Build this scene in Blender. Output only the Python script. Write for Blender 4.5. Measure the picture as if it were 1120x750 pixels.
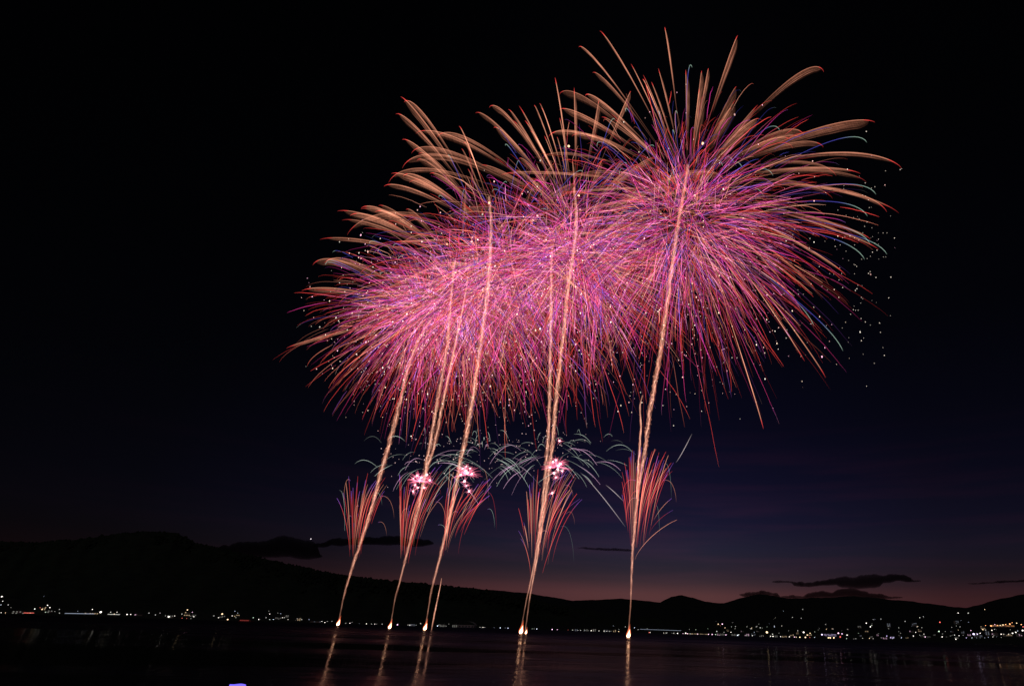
import bpy, math, random
import numpy as np
from mathutils import Matrix, Vector

for o in list(bpy.data.objects):
    bpy.data.objects.remove(o, do_unlink=True)
S = bpy.context.scene
COL = S.collection
rng = np.random.default_rng(11)
random.seed(5)

# ------------------------------------------------------------------ camera
F = 609.0                      # focal length in pixels of the 1120 wide photograph
PPX, PPY = 704.0, 375.0
CAMH = 5.0
PITCH = math.radians(27.37)
ROLL = math.radians(1.79)
cam_data = bpy.data.cameras.new("camera")
cam_data.sensor_width = 36.0
cam_data.lens = F / 1120 * 36
cam_data.shift_x = (560 - PPX) / 1120
cam_data.clip_start = 0.5
cam_data.clip_end = 120000
cam = bpy.data.objects.new("camera", cam_data)
COL.objects.link(cam)
RM = Matrix.Rotation(math.radians(90) + PITCH, 4, 'X') @ Matrix.Rotation(ROLL, 4, 'Z')
cam.matrix_world = Matrix.Translation((0, 0, CAMH)) @ RM
S.camera = cam
R3 = np.array(RM.to_3x3())
CAMP = np.array([0, 0, CAMH])

# ------------------------------------------------------------------ render settings
S.view_settings.view_transform = 'Standard'
S.view_settings.look = 'None'
S.view_settings.gamma = 1
S.view_settings.exposure = 0.0
S.view_settings.use_curve_mapping = False
S.render.engine = 'CYCLES'
S.cycles.transparent_max_bounces = 96
S.cycles.max_bounces = 4
S.cycles.diffuse_bounces = 1
S.cycles.glossy_bounces = 2
S.cycles.sample_clamp_indirect = 6.0
S.cycles.use_denoising = True
S.cycles.denoiser = 'OPENIMAGEDENOISE'
S.cycles.denoising_input_passes = 'RGB_ALBEDO_NORMAL'

# ------------------------------------------------------------------ world: last light of dusk
W = bpy.data.worlds.new("World")
S.world = W
W.use_nodes = True
nt = W.node_tree
nt.nodes.clear()
N = nt.nodes.new
L = nt.links.new
out = N('ShaderNodeOutputWorld')
bg = N('ShaderNodeBackground')
bg.inputs['Strength'].default_value = 1.0
L(bg.outputs[0], out.inputs['Surface'])
sky = N('ShaderNodeTexSky')
sky.sky_type = 'NISHITA'
sky.sun_disc = False
sky.sun_elevation = math.radians(-4.0)
sky.sun_rotation = math.radians(8)
tc = N('ShaderNodeTexCoord')
sep = N('ShaderNodeSeparateXYZ')
L(tc.outputs['Generated'], sep.inputs[0])


def math_node(tree, op, a, b=None, c=None, clamp=False):
    n = tree.nodes.new('ShaderNodeMath')
    n.operation = op
    n.use_clamp = clamp
    for i, v in enumerate((a, b, c)):
        if v is None:
            continue
        if isinstance(v, (int, float)):
            n.inputs[i].default_value = v
        else:
            tree.links.new(v, n.inputs[i])
    return n.outputs[0]


def ramp_node(tree, fac, stops, interp='LINEAR'):
    r = tree.nodes.new('ShaderNodeValToRGB')
    r.color_ramp.interpolation = interp
    el = r.color_ramp.elements
    while len(el) < len(stops):
        el.new(0.5)
    for e, (p, c) in zip(el, stops):
        e.position = p
        e.color = (*c, 1)
    tree.links.new(fac, r.inputs[0])
    return r.outputs[0]


def mix_rgb(tree, kind, fac, a, b):
    m = tree.nodes.new('ShaderNodeMix')
    m.data_type = 'RGBA'
    m.blend_type = kind
    for sock, v in ((m.inputs[0], fac), (m.inputs[6], a), (m.inputs[7], b)):
        if isinstance(v, (int, float)):
            sock.default_value = v
        elif isinstance(v, tuple):
            sock.default_value = (*v, 1)
        else:
            tree.links.new(v, sock)
    return m.outputs[2]


elev = ramp_node(nt, sep.outputs['Z'], [
    (0.0, (.100, .036, .038)), (.055, (.084, .032, .036)), (.075, (.036, .0195, .029)), (.092, (.019, .0140, .0265)), (.125, (.0125, .0115, .0300)),
    (.165, (.0068, .0060, .0250)), (.23, (.0034, .0027, .0160)), (.32, (.0014, .0011, .0080)),
    (.46, (.0006, .0005, .0030)), (.70, (.0004, .0004, .0008)), (1.0, (.0003, .0003, .0005))])
azim = math_node(nt, 'ARCTAN2', sep.outputs['X'], sep.outputs['Y'])      # 0 = ahead, right positive
azf = ramp_node(nt, math_node(nt, 'MULTIPLY_ADD', azim, 0.5, 0.5), [
    (0.0, (.03, .025, .045)), (.14, (.07, .055, .10)), (.26, (.22, .19, .27)), (.38, (.66, .62, .68)), (.49, (1,) * 3),
    (.56, (1,) * 3), (.64, (.72, .66, .74)), (.74, (.42, .34, .42)), (1.0, (.15, .15, .2))])
col = mix_rgb(nt, 'MULTIPLY', 1.0, elev, azf)
# thin bands of high cloud that take the red of the afterglow
mp = N('ShaderNodeMapping')
mp.inputs['Scale'].default_value = (2.2, 2.2, 30)
L(tc.outputs['Generated'], mp.inputs[0])
nz = N('ShaderNodeTexNoise')
nz.inputs['Scale'].default_value = 1.6
nz.inputs['Detail'].default_value = 5
L(mp.outputs[0], nz.inputs['Vector'])
band = ramp_node(nt, nz.outputs['Fac'], [(.45, (0, 0, 0)), (.72, (1, 1, 1))])
fall = ramp_node(nt, sep.outputs['Z'], [(0, (.8,) * 3), (.10, (.8,) * 3), (.20, (.5,) * 3), (.34, (0,) * 3)])
m2 = mix_rgb(nt, 'MULTIPLY', 1.0, band, fall)
tint = mix_rgb(nt, 'MULTIPLY', 1.0, (.0140, .0022, .0050), azf)
tint = mix_rgb(nt, 'MULTIPLY', 1.0, tint, m2)
col = mix_rgb(nt, 'ADD', 1.0, col, tint)
nish = mix_rgb(nt, 'MULTIPLY', 1.0, sky.outputs[0], (.02, .02, .02))
col = mix_rgb(nt, 'ADD', 1.0, col, nish)
L(col, bg.inputs['Color'])

# weak fill lamp added high behind the camera to lift the near-black hills
sun = bpy.data.lights.new('added_fill_light', 'SUN')
sun.energy = .08
sun.angle = math.radians(.5)
sun.color = (1, .93, .9)
sun_o = bpy.data.objects.new('added_fill_light', sun)
COL.objects.link(sun_o)
sun_o.rotation_euler = (math.radians(50), 0, math.radians(-20))

# ------------------------------------------------------------------ projection of photograph pixels into the place


def ray(u, v):
    d = np.array([(u - PPX) / F, -(v - PPY) / F, -1.0])
    return R3 @ d


def at(u, v, Y):
    """point at ground range Y seen at photo pixel (u, v)"""
    d = ray(u, v)
    return CAMP + d * (Y / d[1])


VIEW = -R3[:, 2]


def mpp(p):
    """metres per photo pixel at point p"""
    return float(np.dot(np.asarray(p) - CAMP, VIEW)) / F


# ------------------------------------------------------------------ mesh helpers

def link_mesh(name, verts, faces, mat, parent=None, colors=None, smooth=False, loose=None):
    """faces: (K,4) or (K,3) int array or list"""
    me = bpy.data.meshes.new(name)
    verts = np.asarray(verts, dtype=np.float64)
    if isinstance(faces, np.ndarray):
        k, w = faces.shape
        me.vertices.add(len(verts))
        me.vertices.foreach_set('co', verts.astype(np.float32).ravel())
        me.loops.add(k * w)
        me.loops.foreach_set('vertex_index', faces.astype(np.int32).ravel())
        me.polygons.add(k)
        me.polygons.foreach_set('loop_start', np.arange(0, k * w, w, dtype=np.int32))
        me.update(calc_edges=True)
    else:
        me.from_pydata([tuple(v) for v in verts], [], [tuple(f) for f in faces])
    if colors is not None:
        ca = me.color_attributes.new('burn', 'FLOAT_COLOR', 'POINT')
        c4 = np.ones((len(verts), 4), dtype=np.float32)
        c4[:, :3] = colors
        ca.data.foreach_set('color', c4.ravel())
    if smooth:
        me.polygons.foreach_set('use_smooth', np.ones(len(me.polygons), dtype=bool))
    if isinstance(mat, (list, tuple)):
        for m_ in mat:
            me.materials.append(m_)
    elif mat:
        me.materials.append(mat)
    me.validate()
    o = bpy.data.objects.new(name, me)
    COL.objects.link(o)
    if parent is not None:
        o.parent = parent
        o.matrix_parent_inverse = parent.matrix_world.inverted()
    return o


def empty(name, loc, label, cat, group=None):
    o = bpy.data.objects.new(name, None)
    COL.objects.link(o)
    o.location = tuple(float(x) for x in loc)
    o.matrix_world = Matrix.Translation(o.location)
    o['label'] = label
    o['category'] = cat
    if group:
        o['group'] = group
    return o


def tag(o, label=None, cat=None, group=None, kind=None):
    if label: o['label'] = label
    if cat: o['category'] = cat
    if group: o['group'] = group
    if kind: o['kind'] = kind
    return o


def tube_arrays(P, R, C=None, sides=3):
    """P (M,N,3) paths, R (M,N) radii, C (M,N,3) colours -> verts, faces, colours"""
    P = np.asarray(P, float)
    M, n, _ = P.shape
    T = np.gradient(P, axis=1)
    T /= np.linalg.norm(T, axis=2, keepdims=True) + 1e-9
    ref = np.broadcast_to(np.array([0.31, 0.93, 0.18]), T.shape)
    A = np.cross(T, ref)
    A /= np.linalg.norm(A, axis=2, keepdims=True) + 1e-9
    B = np.cross(T, A)
    ang = np.arange(sides) * 2 * math.pi / sides
    V = P[:, :, None, :] + R[:, :, None, None] * (A[:, :, None, :] * np.cos(ang)[None, None, :, None] + B[:, :, None, :] * np.sin(ang)[None, None, :, None])
    idx = np.arange(M * n * sides).reshape(M, n, sides)
    a = idx[:, :-1, :]
    b = idx[:, 1:, :]
    F_ = np.stack([a, np.roll(a, -1, axis=2), np.roll(b, -1, axis=2), b], axis=-1).reshape(-1, 4)
    CC = None
    if C is not None:
        CC = np.broadcast_to(C[:, :, None, :], (M, n, sides, 3)).reshape(-1, 3)
    return V.reshape(-1, 3), F_, CC


ICO_T = (1 + 5 ** .5) / 2
ICO_V = np.array([(-1, ICO_T, 0), (1, ICO_T, 0), (-1, -ICO_T, 0), (1, -ICO_T, 0), (0, -1, ICO_T), (0, 1, ICO_T), (0, -1, -ICO_T), (0, 1, -ICO_T),
                  (ICO_T, 0, -1), (ICO_T, 0, 1), (-ICO_T, 0, -1), (-ICO_T, 0, 1)], float)
ICO_V /= np.linalg.norm(ICO_V[0])
ICO_F = np.array([(0, 11, 5), (0, 5, 1), (0, 1, 7), (0, 7, 10), (0, 10, 11), (1, 5, 9), (5, 11, 4), (11, 10, 2), (10, 7, 6), (7, 1, 8),
                  (3, 9, 4), (3, 4, 2), (3, 2, 6), (3, 6, 8), (3, 8, 9), (4, 9, 5), (2, 4, 11), (6, 2, 10), (8, 6, 7), (9, 8, 1)])


def subdivided_ico(levels=1):
    V = [tuple(v) for v in ICO_V]
    Fs = [tuple(f) for f in ICO_F]
    for _ in range(levels):
        cache, nf = {}, []

        def mid(a, b):
            k = (min(a, b), max(a, b))
            if k not in cache:
                m = np.array(V[a]) + np.array(V[b])
                m /= np.linalg.norm(m)
                V.append(tuple(m))
                cache[k] = len(V) - 1
            return cache[k]
        for a, b, c in Fs:
            ab, bc, ca = mid(a, b), mid(b, c), mid(c, a)
            nf += [(a, ab, ca), (b, bc, ab), (c, ca, bc), (ab, bc, ca)]
        Fs = nf
    return np.array(V), np.array(Fs)


ICO2 = subdivided_ico(1)
ICO3 = subdivided_ico(2)


def balls(P, R, C=None, ico=None):
    V0, F0 = ico if ico is not None else (ICO_V, ICO_F)
    P = np.asarray(P, float)
    R = np.asarray(R, float)
    if R.ndim == 1:
        R = np.repeat(R[:, None], 3, axis=1)
    V = P[:, None, :] + R[:, None, :] * V0[None]
    Fs = (F0[None] + (np.arange(len(P)) * len(V0))[:, None, None]).reshape(-1, 3)
    CC = None if C is None else np.repeat(np.asarray(C), len(V0), axis=0)
    return V.reshape(-1, 3), Fs, CC


# ------------------------------------------------------------------ materials

def new_mat(name):
    m = bpy.data.materials.new(name)
    m.use_nodes = True
    m.node_tree.nodes.clear()
    return m, m.node_tree


def glow_mat(name, strength=1.0, sampled=False):
    """light given off by burning stars: adds to what is behind it, hides nothing"""
    m, t = new_mat(name)
    o = t.nodes.new('ShaderNodeOutputMaterial')
    a = t.nodes.new('ShaderNodeAttribute')
    a.attribute_name = 'burn'
    e = t.nodes.new('ShaderNodeEmission')
    e.inputs['Strength'].default_value = strength
    t.links.new(a.outputs['Color'], e.inputs['Color'])
    tr = t.nodes.new('ShaderNodeBsdfTransparent')
    ad = t.nodes.new('ShaderNodeAddShader')
    t.links.new(tr.outputs[0], ad.inputs[0])
    t.links.new(e.outputs[0], ad.inputs[1])
    t.links.new(ad.outputs[0], o.inputs['Surface'])
    m.cycles.emission_sampling = 'AUTO' if sampled else 'NONE'
    return m


def emit_mat(name, color, strength, sampled=True):
    m, t = new_mat(name)
    o = t.nodes.new('ShaderNodeOutputMaterial')
    e = t.nodes.new('ShaderNodeEmission')
    e.inputs['Color'].default_value = (*color, 1)
    e.inputs['Strength'].default_value = strength
    t.links.new(e.outputs[0], o.inputs['Surface'])
    m.cycles.emission_sampling = 'AUTO' if sampled else 'NONE'
    return m


def matte(name, color, rough=.9, noise=None, scale=.02, metallic=0.0):
    m, t = new_mat(name)
    o = t.nodes.new('ShaderNodeOutputMaterial')
    b = t.nodes.new('ShaderNodeBsdfPrincipled')
    b.inputs['Roughness'].default_value = rough
    b.inputs['Metallic'].default_value = metallic
    if noise:
        tcn = t.nodes.new('ShaderNodeTexCoord')
        n = t.nodes.new('ShaderNodeTexNoise')
        n.inputs['Scale'].default_value = scale
        n.inputs['Detail'].default_value = 6
        t.links.new(tcn.outputs['Object'], n.inputs['Vector'])
        t.links.new(ramp_node(t, n.outputs['Fac'], [(.35, color), (.65, noise)]), b.inputs['Base Color'])
    else:
        b.inputs['Base Color'].default_value = (*color, 1)
    t.links.new(b.outputs[0], o.inputs['Surface'])
    return m


M_STAR = glow_mat('burning_star_light', 1.0)
M_EMBER = glow_mat('ember_light', 1.0)
M_RAY, t = new_mat('star_trail_light')
o_ = t.nodes.new('ShaderNodeOutputMaterial')
a = t.nodes.new('ShaderNodeAttribute'); a.attribute_name = 'burn'
e = t.nodes.new('ShaderNodeEmission')
t.links.new(a.outputs['Color'], e.inputs['Color'])
t.links.new(e.outputs[0], o_.inputs['Surface'])
M_RAY.cycles.emission_sampling = 'NONE'
M_FLAME = glow_mat('flame_light', 1.0, sampled=True)

# embers: the hanging comet tail, hatched by its separate falling sparks
M_TAIL, t = new_mat('falling_embers')
o_ = t.nodes.new('ShaderNodeOutputMaterial')
a = t.nodes.new('ShaderNodeAttribute'); a.attribute_name = 'burn'
a2 = t.nodes.new('ShaderNodeAttribute'); a2.attribute_name = 'hatch'
n1 = t.nodes.new('ShaderNodeTexNoise')
n1.inputs['Scale'].default_value = 1.0
n1.inputs['Detail'].default_value = 5
t.links.new(a2.outputs['Vector'], n1.inputs['Vector'])
h = ramp_node(t, n1.outputs['Fac'], [(.34, (.22,) * 3), (.66, (1.7,) * 3)])
c = mix_rgb(t, 'MULTIPLY', 1.0, a.outputs['Color'], h)
e = t.nodes.new('ShaderNodeEmission')
t.links.new(c, e.inputs['Color'])
tr = t.nodes.new('ShaderNodeBsdfTransparent')
ad = t.nodes.new('ShaderNodeAddShader')
t.links.new(tr.outputs[0], ad.inputs[0]); t.links.new(e.outputs[0], ad.inputs[1])
t.links.new(ad.outputs[0], o_.inputs['Surface'])
M_TAIL.cycles.emission_sampling = 'NONE'

# water
M_WATER, t = new_mat('lake_water')
o_ = t.nodes.new('ShaderNodeOutputMaterial')
b = t.nodes.new('ShaderNodeBsdfPrincipled')
b.inputs['Base Color'].default_value = (.004, .006, .010, 1)
b.inputs['IOR'].default_value = 1.33
b.inputs['Specular IOR Level'].default_value = .22
geo = t.nodes.new('ShaderNodeNewGeometry')
mpw = t.nodes.new('ShaderNodeMapping')
mpw.inputs['Scale'].default_value = (.55, 1.0, 1.0)
t.links.new(geo.outputs['Position'], mpw.inputs[0])
w1 = t.nodes.new('ShaderNodeTexNoise'); w1.inputs['Scale'].default_value = .9; w1.inputs['Detail'].default_value = 3
t.links.new(mpw.outputs[0], w1.inputs['Vector'])
w2 = t.nodes.new('ShaderNodeTexNoise'); w2.inputs['Scale'].default_value = .11; w2.inputs['Detail'].default_value = 3
t.links.new(mpw.outputs[0], w2.inputs['Vector'])
# cat's-paws: patches where wind has roughened the lake
mpp_ = t.nodes.new('ShaderNodeMapping'); mpp_.inputs['Scale'].default_value = (.006, .017, 1); mpp_.inputs['Location'].default_value = (1.3, 2.2, 0)
t.links.new(geo.outputs['Position'], mpp_.inputs[0])
w3 = t.nodes.new('ShaderNodeTexNoise'); w3.inputs['Scale'].default_value = 1.0; w3.inputs['Detail'].default_value = 3
t.links.new(mpp_.outputs[0], w3.inputs['Vector'])
patch = ramp_node(t, w3.outputs['Fac'], [(.46, (0,) * 3), (.62, (1,) * 3)])
sepw = t.nodes.new('ShaderNodeSeparateXYZ')
t.links.new(geo.outputs['Position'], sepw.inputs[0])
dist = math_node(t, 'DIVIDE', sepw.outputs['Y'], 1000.0)
far = ramp_node(t, dist, [(.10, (.0,) * 3), (.22, (.05,) * 3), (.42, (.20,) * 3), (.8, (.34,) * 3)])
t.links.new(math_node(t, 'ADD', far, math_node(t, 'MULTIPLY_ADD', patch, .13, .04)), b.inputs['Roughness'])
hsum = math_node(t, 'MULTIPLY_ADD', w2.outputs['Fac'], 3.0, w1.outputs['Fac'])
bp = t.nodes.new('ShaderNodeBump')
bp.inputs['Distance'].default_value = .10
t.links.new(math_node(t, 'MULTIPLY_ADD', patch, .45, .17), bp.inputs['Strength'])
t.links.new(hsum, bp.inputs['Height'])
t.links.new(bp.outputs[0], b.inputs['Normal'])
# dark diffuse mixed in evenly to dim the water's reflections
dk = t.nodes.new('ShaderNodeBsdfDiffuse'); dk.inputs['Color'].default_value = (.004, .005, .008, 1)
mxw = t.nodes.new('ShaderNodeMixShader'); mxw.inputs[0].default_value = .42
t.links.new(b.outputs[0], mxw.inputs[1]); t.links.new(dk.outputs[0], mxw.inputs[2])
t.links.new(mxw.outputs[0], o_.inputs['Surface'])

M_HILL = matte('dark_forest_hill', (.012, .020, .012), .95, noise=(.03, .042, .024), scale=.02)
M_FAR = matte('far_mountain_forest', (.015, .018, .022), .95, noise=(.02, .024, .026), scale=.004)
M_TOWN = matte('shore_ground', (.03, .032, .03), .95, noise=(.06, .055, .05), scale=.02)
M_CLOUD, t = new_mat('dusk_cloud')
o_ = t.nodes.new('ShaderNodeOutputMaterial')
pv = t.nodes.new('ShaderNodeVolumePrincipled')
pv.inputs['Color'].default_value = (.06, .05, .06, 1)
pv.inputs['Density'].default_value = .0013
t.links.new(pv.outputs[0], o_.inputs['Volume'])
M_WALL = matte('house_plaster', (.28, .27, .25), .9, noise=(.34, .32, .30), scale=.4)
M_ROOF = matte('house_roof_tile', (.05, .05, .055), .8)
M_POLE = matte('lamp_post_paint', (.08, .08, .085), .5)

# ------------------------------------------------------------------ structure: lake and land
wv = [(-60000, -3000, 0), (60000, -3000, 0), (60000, 90000, 0), (-60000, 90000, 0)]
tag(link_mesh('lake_water', wv, [(0, 1, 2, 3)], M_WATER), kind='structure')


def smooth_noise(x, seed, octs=4, base=1.0):
    r = np.random.default_rng(seed)
    y = np.zeros_like(x, float)
    for k in range(octs):
        f = base * 2 ** k
        y += np.sin(x * f + r.uniform(0, 6.28)) * np.sin(x * f * .617 + r.uniform(0, 6.28)) / (1.6 ** k)
    return y


CREST = [(-400, 600), (-200, 585), (0, 592), (45, 588), (85, 583), (120, 579), (160, 581), (185, 592), (250, 605), (300, 616), (350, 626),
         (400, 632), (470, 639), (540, 646), (600, 660), (680, 672), (760, 680), (900, 688), (1120, 697), (1500, 715)]
FARC = [(-400, 640), (300, 640), (500, 641), (540, 645), (575, 648), (600, 652), (625, 656), (650, 655), (680, 654), (700, 656), (722, 658), (734, 652), (746, 650),
        (758, 653), (772, 657), (792, 659), (812, 653), (833, 649), (848, 651), (862, 654), (900, 653), (935, 651), (975, 655), (1000, 657), (1030, 661), (1058, 664),
        (1075, 660), (1095, 655), (1120, 650), (1200, 640), (1500, 650)]
SHORE = [(-400, 1100), (0, 1350), (120, 1450), (260, 1700), (400, 2100), (560, 2500), (700, 2650), (900, 2700), (1120, 2500), (1500, 2400)]


def interp(tab, u):
    a = np.array(tab, float)
    return np.interp(u, a[:, 0], a[:, 1])


def azimuth_of(u, v=670):
    d = ray(u, v)
    return d[0] / d[1]


def height_of(u, v, Y):
    return at(u, v, Y)[2]


def terrain(name, crest, shore_fn, crest_dist, back, mat, seed, rough, crest_noise, du=2.0):
    us = np.arange(-330, 1450, du)
    crest_v = interp(crest, us) + crest_noise * smooth_noise(us, seed, 6, .12)
    rows = 34
    V = []
    for u, cv in zip(us, crest_v):
        s = shore_fn(u)
        for k in range(rows):
            f = k / (rows - 1)
            if f <= .7:
                g = f / .7
                Y = s + (crest_dist - s) * g
                top = max(height_of(u, cv, crest_dist), 2)
                h = top * (0.07 * g + .93 * g ** 2.6) + (0.0 if k else -1.5)
            else:
                g = (f - .7) / .3
                Y = crest_dist + (back - crest_dist) * g
                h = max(height_of(u, cv, crest_dist), 2) * (1 - .8 * g)
            V.append((azimuth_of(u) * Y, Y, h))
    V = np.array(V)
    amp = np.clip(V[:, 2] / 60, 0, 1) * rough
    hn = (np.sin(V[:, 0] * .011 + seed) * np.cos(V[:, 1] * .009) + .6 * np.sin(V[:, 0] * .029 + V[:, 1] * .017) + .5 * np.sin(V[:, 0] * .053 - V[:, 1] * .047 + 1.3))
    k = np.tile(np.arange(rows) / (rows - 1), len(us))
    V[:, 2] += amp * hn * (np.abs(k - .7) > .02) * np.where(k < .7, 1, .3) - amp * 1.2 * (np.abs(k - .7) > .02)
    n = len(us)
    i, j = np.meshgrid(np.arange(n - 1), np.arange(rows - 1), indexing='ij')
    a0 = (i * rows + j).ravel()
    Fs = np.stack([a0, a0 + rows, a0 + rows + 1, a0 + 1], axis=1)
    return tag(link_mesh(name, V, Fs, mat, smooth=True), kind='structure')


terrain('hills', CREST, lambda u: interp(SHORE, u), 4300, 7000, M_HILL, 3, 10, .5)
terrain('mountains', FARC, lambda u: 5200, 9500, 14000, M_FAR, 8, 14, .35)


def land_height(u, Y):
    """height of the near land sheet where the ray column u meets range Y"""
    s = float(interp(SHORE, u))
    cd = 4300.0
    if Y <= s:
        return 0.0
    g = (Y - s) / (cd - s)
    top = max(height_of(u, float(interp(CREST, u)), cd), 2)
    return top * (0.07 * g + .93 * g ** 2.6)


# a low town terrace along the water, sheet on the hill's foot
def on_land(u, v):
    """where the sight line through (u, v) first meets the land; the shore if it never does"""
    s = float(interp(SHORE, u))
    for Y in np.arange(s + 15, 4250, 15):
        if at(u, v, Y)[2] <= land_height(u, Y) + 2:
            p = at(u, v, Y)
            p[2] = max(p[2], 3)
            return p
    Y = s + 30
    p = at(u, v, Y)
    return p


# forest along the near ridge, one bushy mass (nobody could count it from here)
nP = 2600
uu = rng.uniform(-60, 620, nP)
P = []
for u in uu:
    cv = float(interp(CREST, u))
    Y = 4300 - abs(rng.normal(0, 180))
    p = at(u, cv, 4300)
    P.append((azimuth_of(u) * Y, Y, p[2] * (0.07 * (Y - 2000) / 2300 + .93 * ((Y - 2000) / 2300) ** 2.6) - 2))
P = np.array(P)
R = np.stack([rng.uniform(6, 14, nP), rng.uniform(6, 14, nP), rng.uniform(6, 13, nP)], 1)
V, Fs, _ = balls(P, R)
V = V + rng.normal(0, 1.6, V.shape)
tag(link_mesh('forest', V, Fs, M_HILL), 'dark unlit forest along the crest of the left hill', 'forest', kind='stuff')

# ------------------------------------------------------------------ clouds
CLOUDS = [
    ('broad black cloud bank low over the left hill crest', [(248, 602, 12, 6), (268, 600, 20, 9), (292, 600, 26, 10), (318, 598, 24, 10), (335, 600, 14, 9), (310, 592, 18, 6), (300, 606, 50, 5), (335, 608, 18, 4.5)]),
    ('thin dark cloud beside the leftmost comet fan', [(352, 596, 10, 3), (372, 593, 16, 5), (395, 592, 30, 5.5), (425, 592, 28, 6), (455, 594, 20, 5)]),
    ('small thin cloud sliver between the two right comet fans', [(640, 599, 9, .9), (655, 600, 16, 1.6), (674, 601, 16, 1.8), (684, 602, 10, 1.3)]),
    ('dark ragged cloud above the right town', [(852, 636, 8, 1.5), (868, 636, 12, 1.6), (885, 639, 18, 3), (908, 637, 18, 4), (930, 636, 24, 5.5), (955, 634, 26, 6), (978, 632, 20, 4.2), (996, 635, 12, 1.8), (940, 641, 24, 3.5)]),
    ('long low cloud bank resting on the far right mountains', [(820, 650, 12, 3), (838, 649, 14, 3.5), (870, 653, 24, 2.4), (905, 651, 26, 4), (930, 648, 20, 5), (948, 652, 24, 3.5), (970, 653, 18, 2)]),
    ('thin dark cloud strip at the right edge above the hills', [(1068, 638, 10, .8), (1085, 637, 14, 1.2), (1105, 635.5, 18, 1.6), (1125, 635, 18, 1.8)]),
]
for ci, (label, lobes) in enumerate(CLOUDS):
    u0 = min(l[0] - l[2] for l in lobes); u1 = max(l[0] + l[2] for l in lobes)
    us = np.linspace(u0, u1, int((u1 - u0) * 2.2) + 8)
    top = np.full(len(us), 1e9); bot = np.full(len(us), -1e9)
    for (u, v, ru, rv) in lobes:
        k = np.clip(1 - ((us - u) / ru) ** 2, 0, None) ** .6
        top = np.where(k > 0, np.minimum(top, v - rv * k), top)
        bot = np.where(k > 0, np.maximum(bot, v + rv * k * .75), bot)
    ok = top < 1e8
    us, top, bot = us[ok], top[ok], bot[ok]
    ker = np.ones(7) / 7
    top = np.convolve(np.pad(top, 3, 'edge'), ker, 'valid'); bot = np.convolve(np.pad(bot, 3, 'edge'), ker, 'valid')
    th = bot - top
    env = np.clip(th / 5, .05, 1)
    top = top + env * (.9 * smooth_noise(us, 40 + ci, 6, .12)) * 1.15
    bot = bot + env * (.5 * smooth_noise(us, 70 + ci, 4, .11))
    bot = np.maximum(bot, top + .15)
    ring_n = 18
    V = []
    for q, (u, a_, b_) in enumerate(zip(us, top, bot)):
        mid, hf_ = (a_ + b_) / 2, (b_ - a_) / 2
        for k in range(ring_n):
            an = 2 * math.pi * k / ring_n
            Yc = 16000 + 900 * math.cos(an) * min(1, .25 + hf_ / 4)
            V.append(at(u, mid - hf_ * math.sin(an), Yc))
    V = np.array(V)
    V[:ring_n] = V[:ring_n].mean(0); V[-ring_n:] = V[-ring_n:].mean(0)
    n_ = len(us)
    idx = np.arange(n_ * ring_n).reshape(n_, ring_n)
    a_, b_ = idx[:-1], idx[1:]
    Fs = np.stack([a_, np.roll(a_, -1, 1), np.roll(b_, -1, 1), b_], -1).reshape(-1, 4)
    tag(link_mesh('cloud', V, Fs, M_CLOUD, smooth=True), label, 'cloud', 'dark clouds low in the dusk sky')

# ------------------------------------------------------------------ town: houses and lamps on the far shore
LIGHTS = {
    'white': ((1.0, .93, .82), 2.6), 'dim': ((.9, .9, .8), 1.1), 'warm': ((1.0, .72, .42), 2.6), 'cool': ((.75, .85, 1.0), 2.4), 'dimcool': ((.65, .75, .95), 1.0),
    'green': ((.75, 1.0, .72), 1.6), 'red': ((1.0, .18, .14), 1.6), 'orange': ((1.0, .42, .16), 3.6), 'pink': ((1.0, .62, .85), 3), 'violet': ((.75, .6, 1.0), 3.5)}
LMAT = {k: emit_mat('lamp_light_' + k, c_, s_) for k, (c_, s_) in LIGHTS.items()}
WMAT = {k: emit_mat('window_light_' + k, c_, s_ * .22) for k, (c_, s_) in LIGHTS.items()}
COLOUR_WORD = {'white': 'white', 'dim': 'faint whitish', 'warm': 'warm yellowish', 'cool': 'bluish white', 'dimcool': 'faint bluish', 'green': 'greenish',
               'red': 'dull red', 'orange': 'orange', 'pink': 'pinkish', 'violet': 'violet white'}


def cyl(bm_v, bm_f, r0, r1, z0, z1, n=8, cx=0, cy=0):
    base = len(bm_v)
    for z, r in ((z0, r0), (z1, r1)):
        for k in range(n):
            a_ = k * 2 * math.pi / n
            bm_v.append((cx + r * math.cos(a_), cy + r * math.sin(a_), z))
    for k in range(n):
        bm_f.append((base + k, base + (k + 1) % n, base + n + (k + 1) % n, base + n + k))
    bm_f.append(tuple(base + n + k for k in range(n)))
    bm_f.append(tuple(base + n - 1 - k for k in range(n)))


def box(bv, bf, x0, x1, y0, y1, z0, z1):
    b_ = len(bv)
    bv += [(x0, y0, z0), (x1, y0, z0), (x1, y1, z0), (x0, y1, z0), (x0, y0, z1), (x1, y0, z1), (x1, y1, z1), (x0, y1, z1)]
    bf += [tuple(b_ + i for i in f) for f in ((0, 3, 2, 1), (4, 5, 6, 7), (0, 1, 5, 4), (1, 2, 6, 5), (2, 3, 7, 6), (3, 0, 4, 7))]


LAMP_MESH = {}


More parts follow.
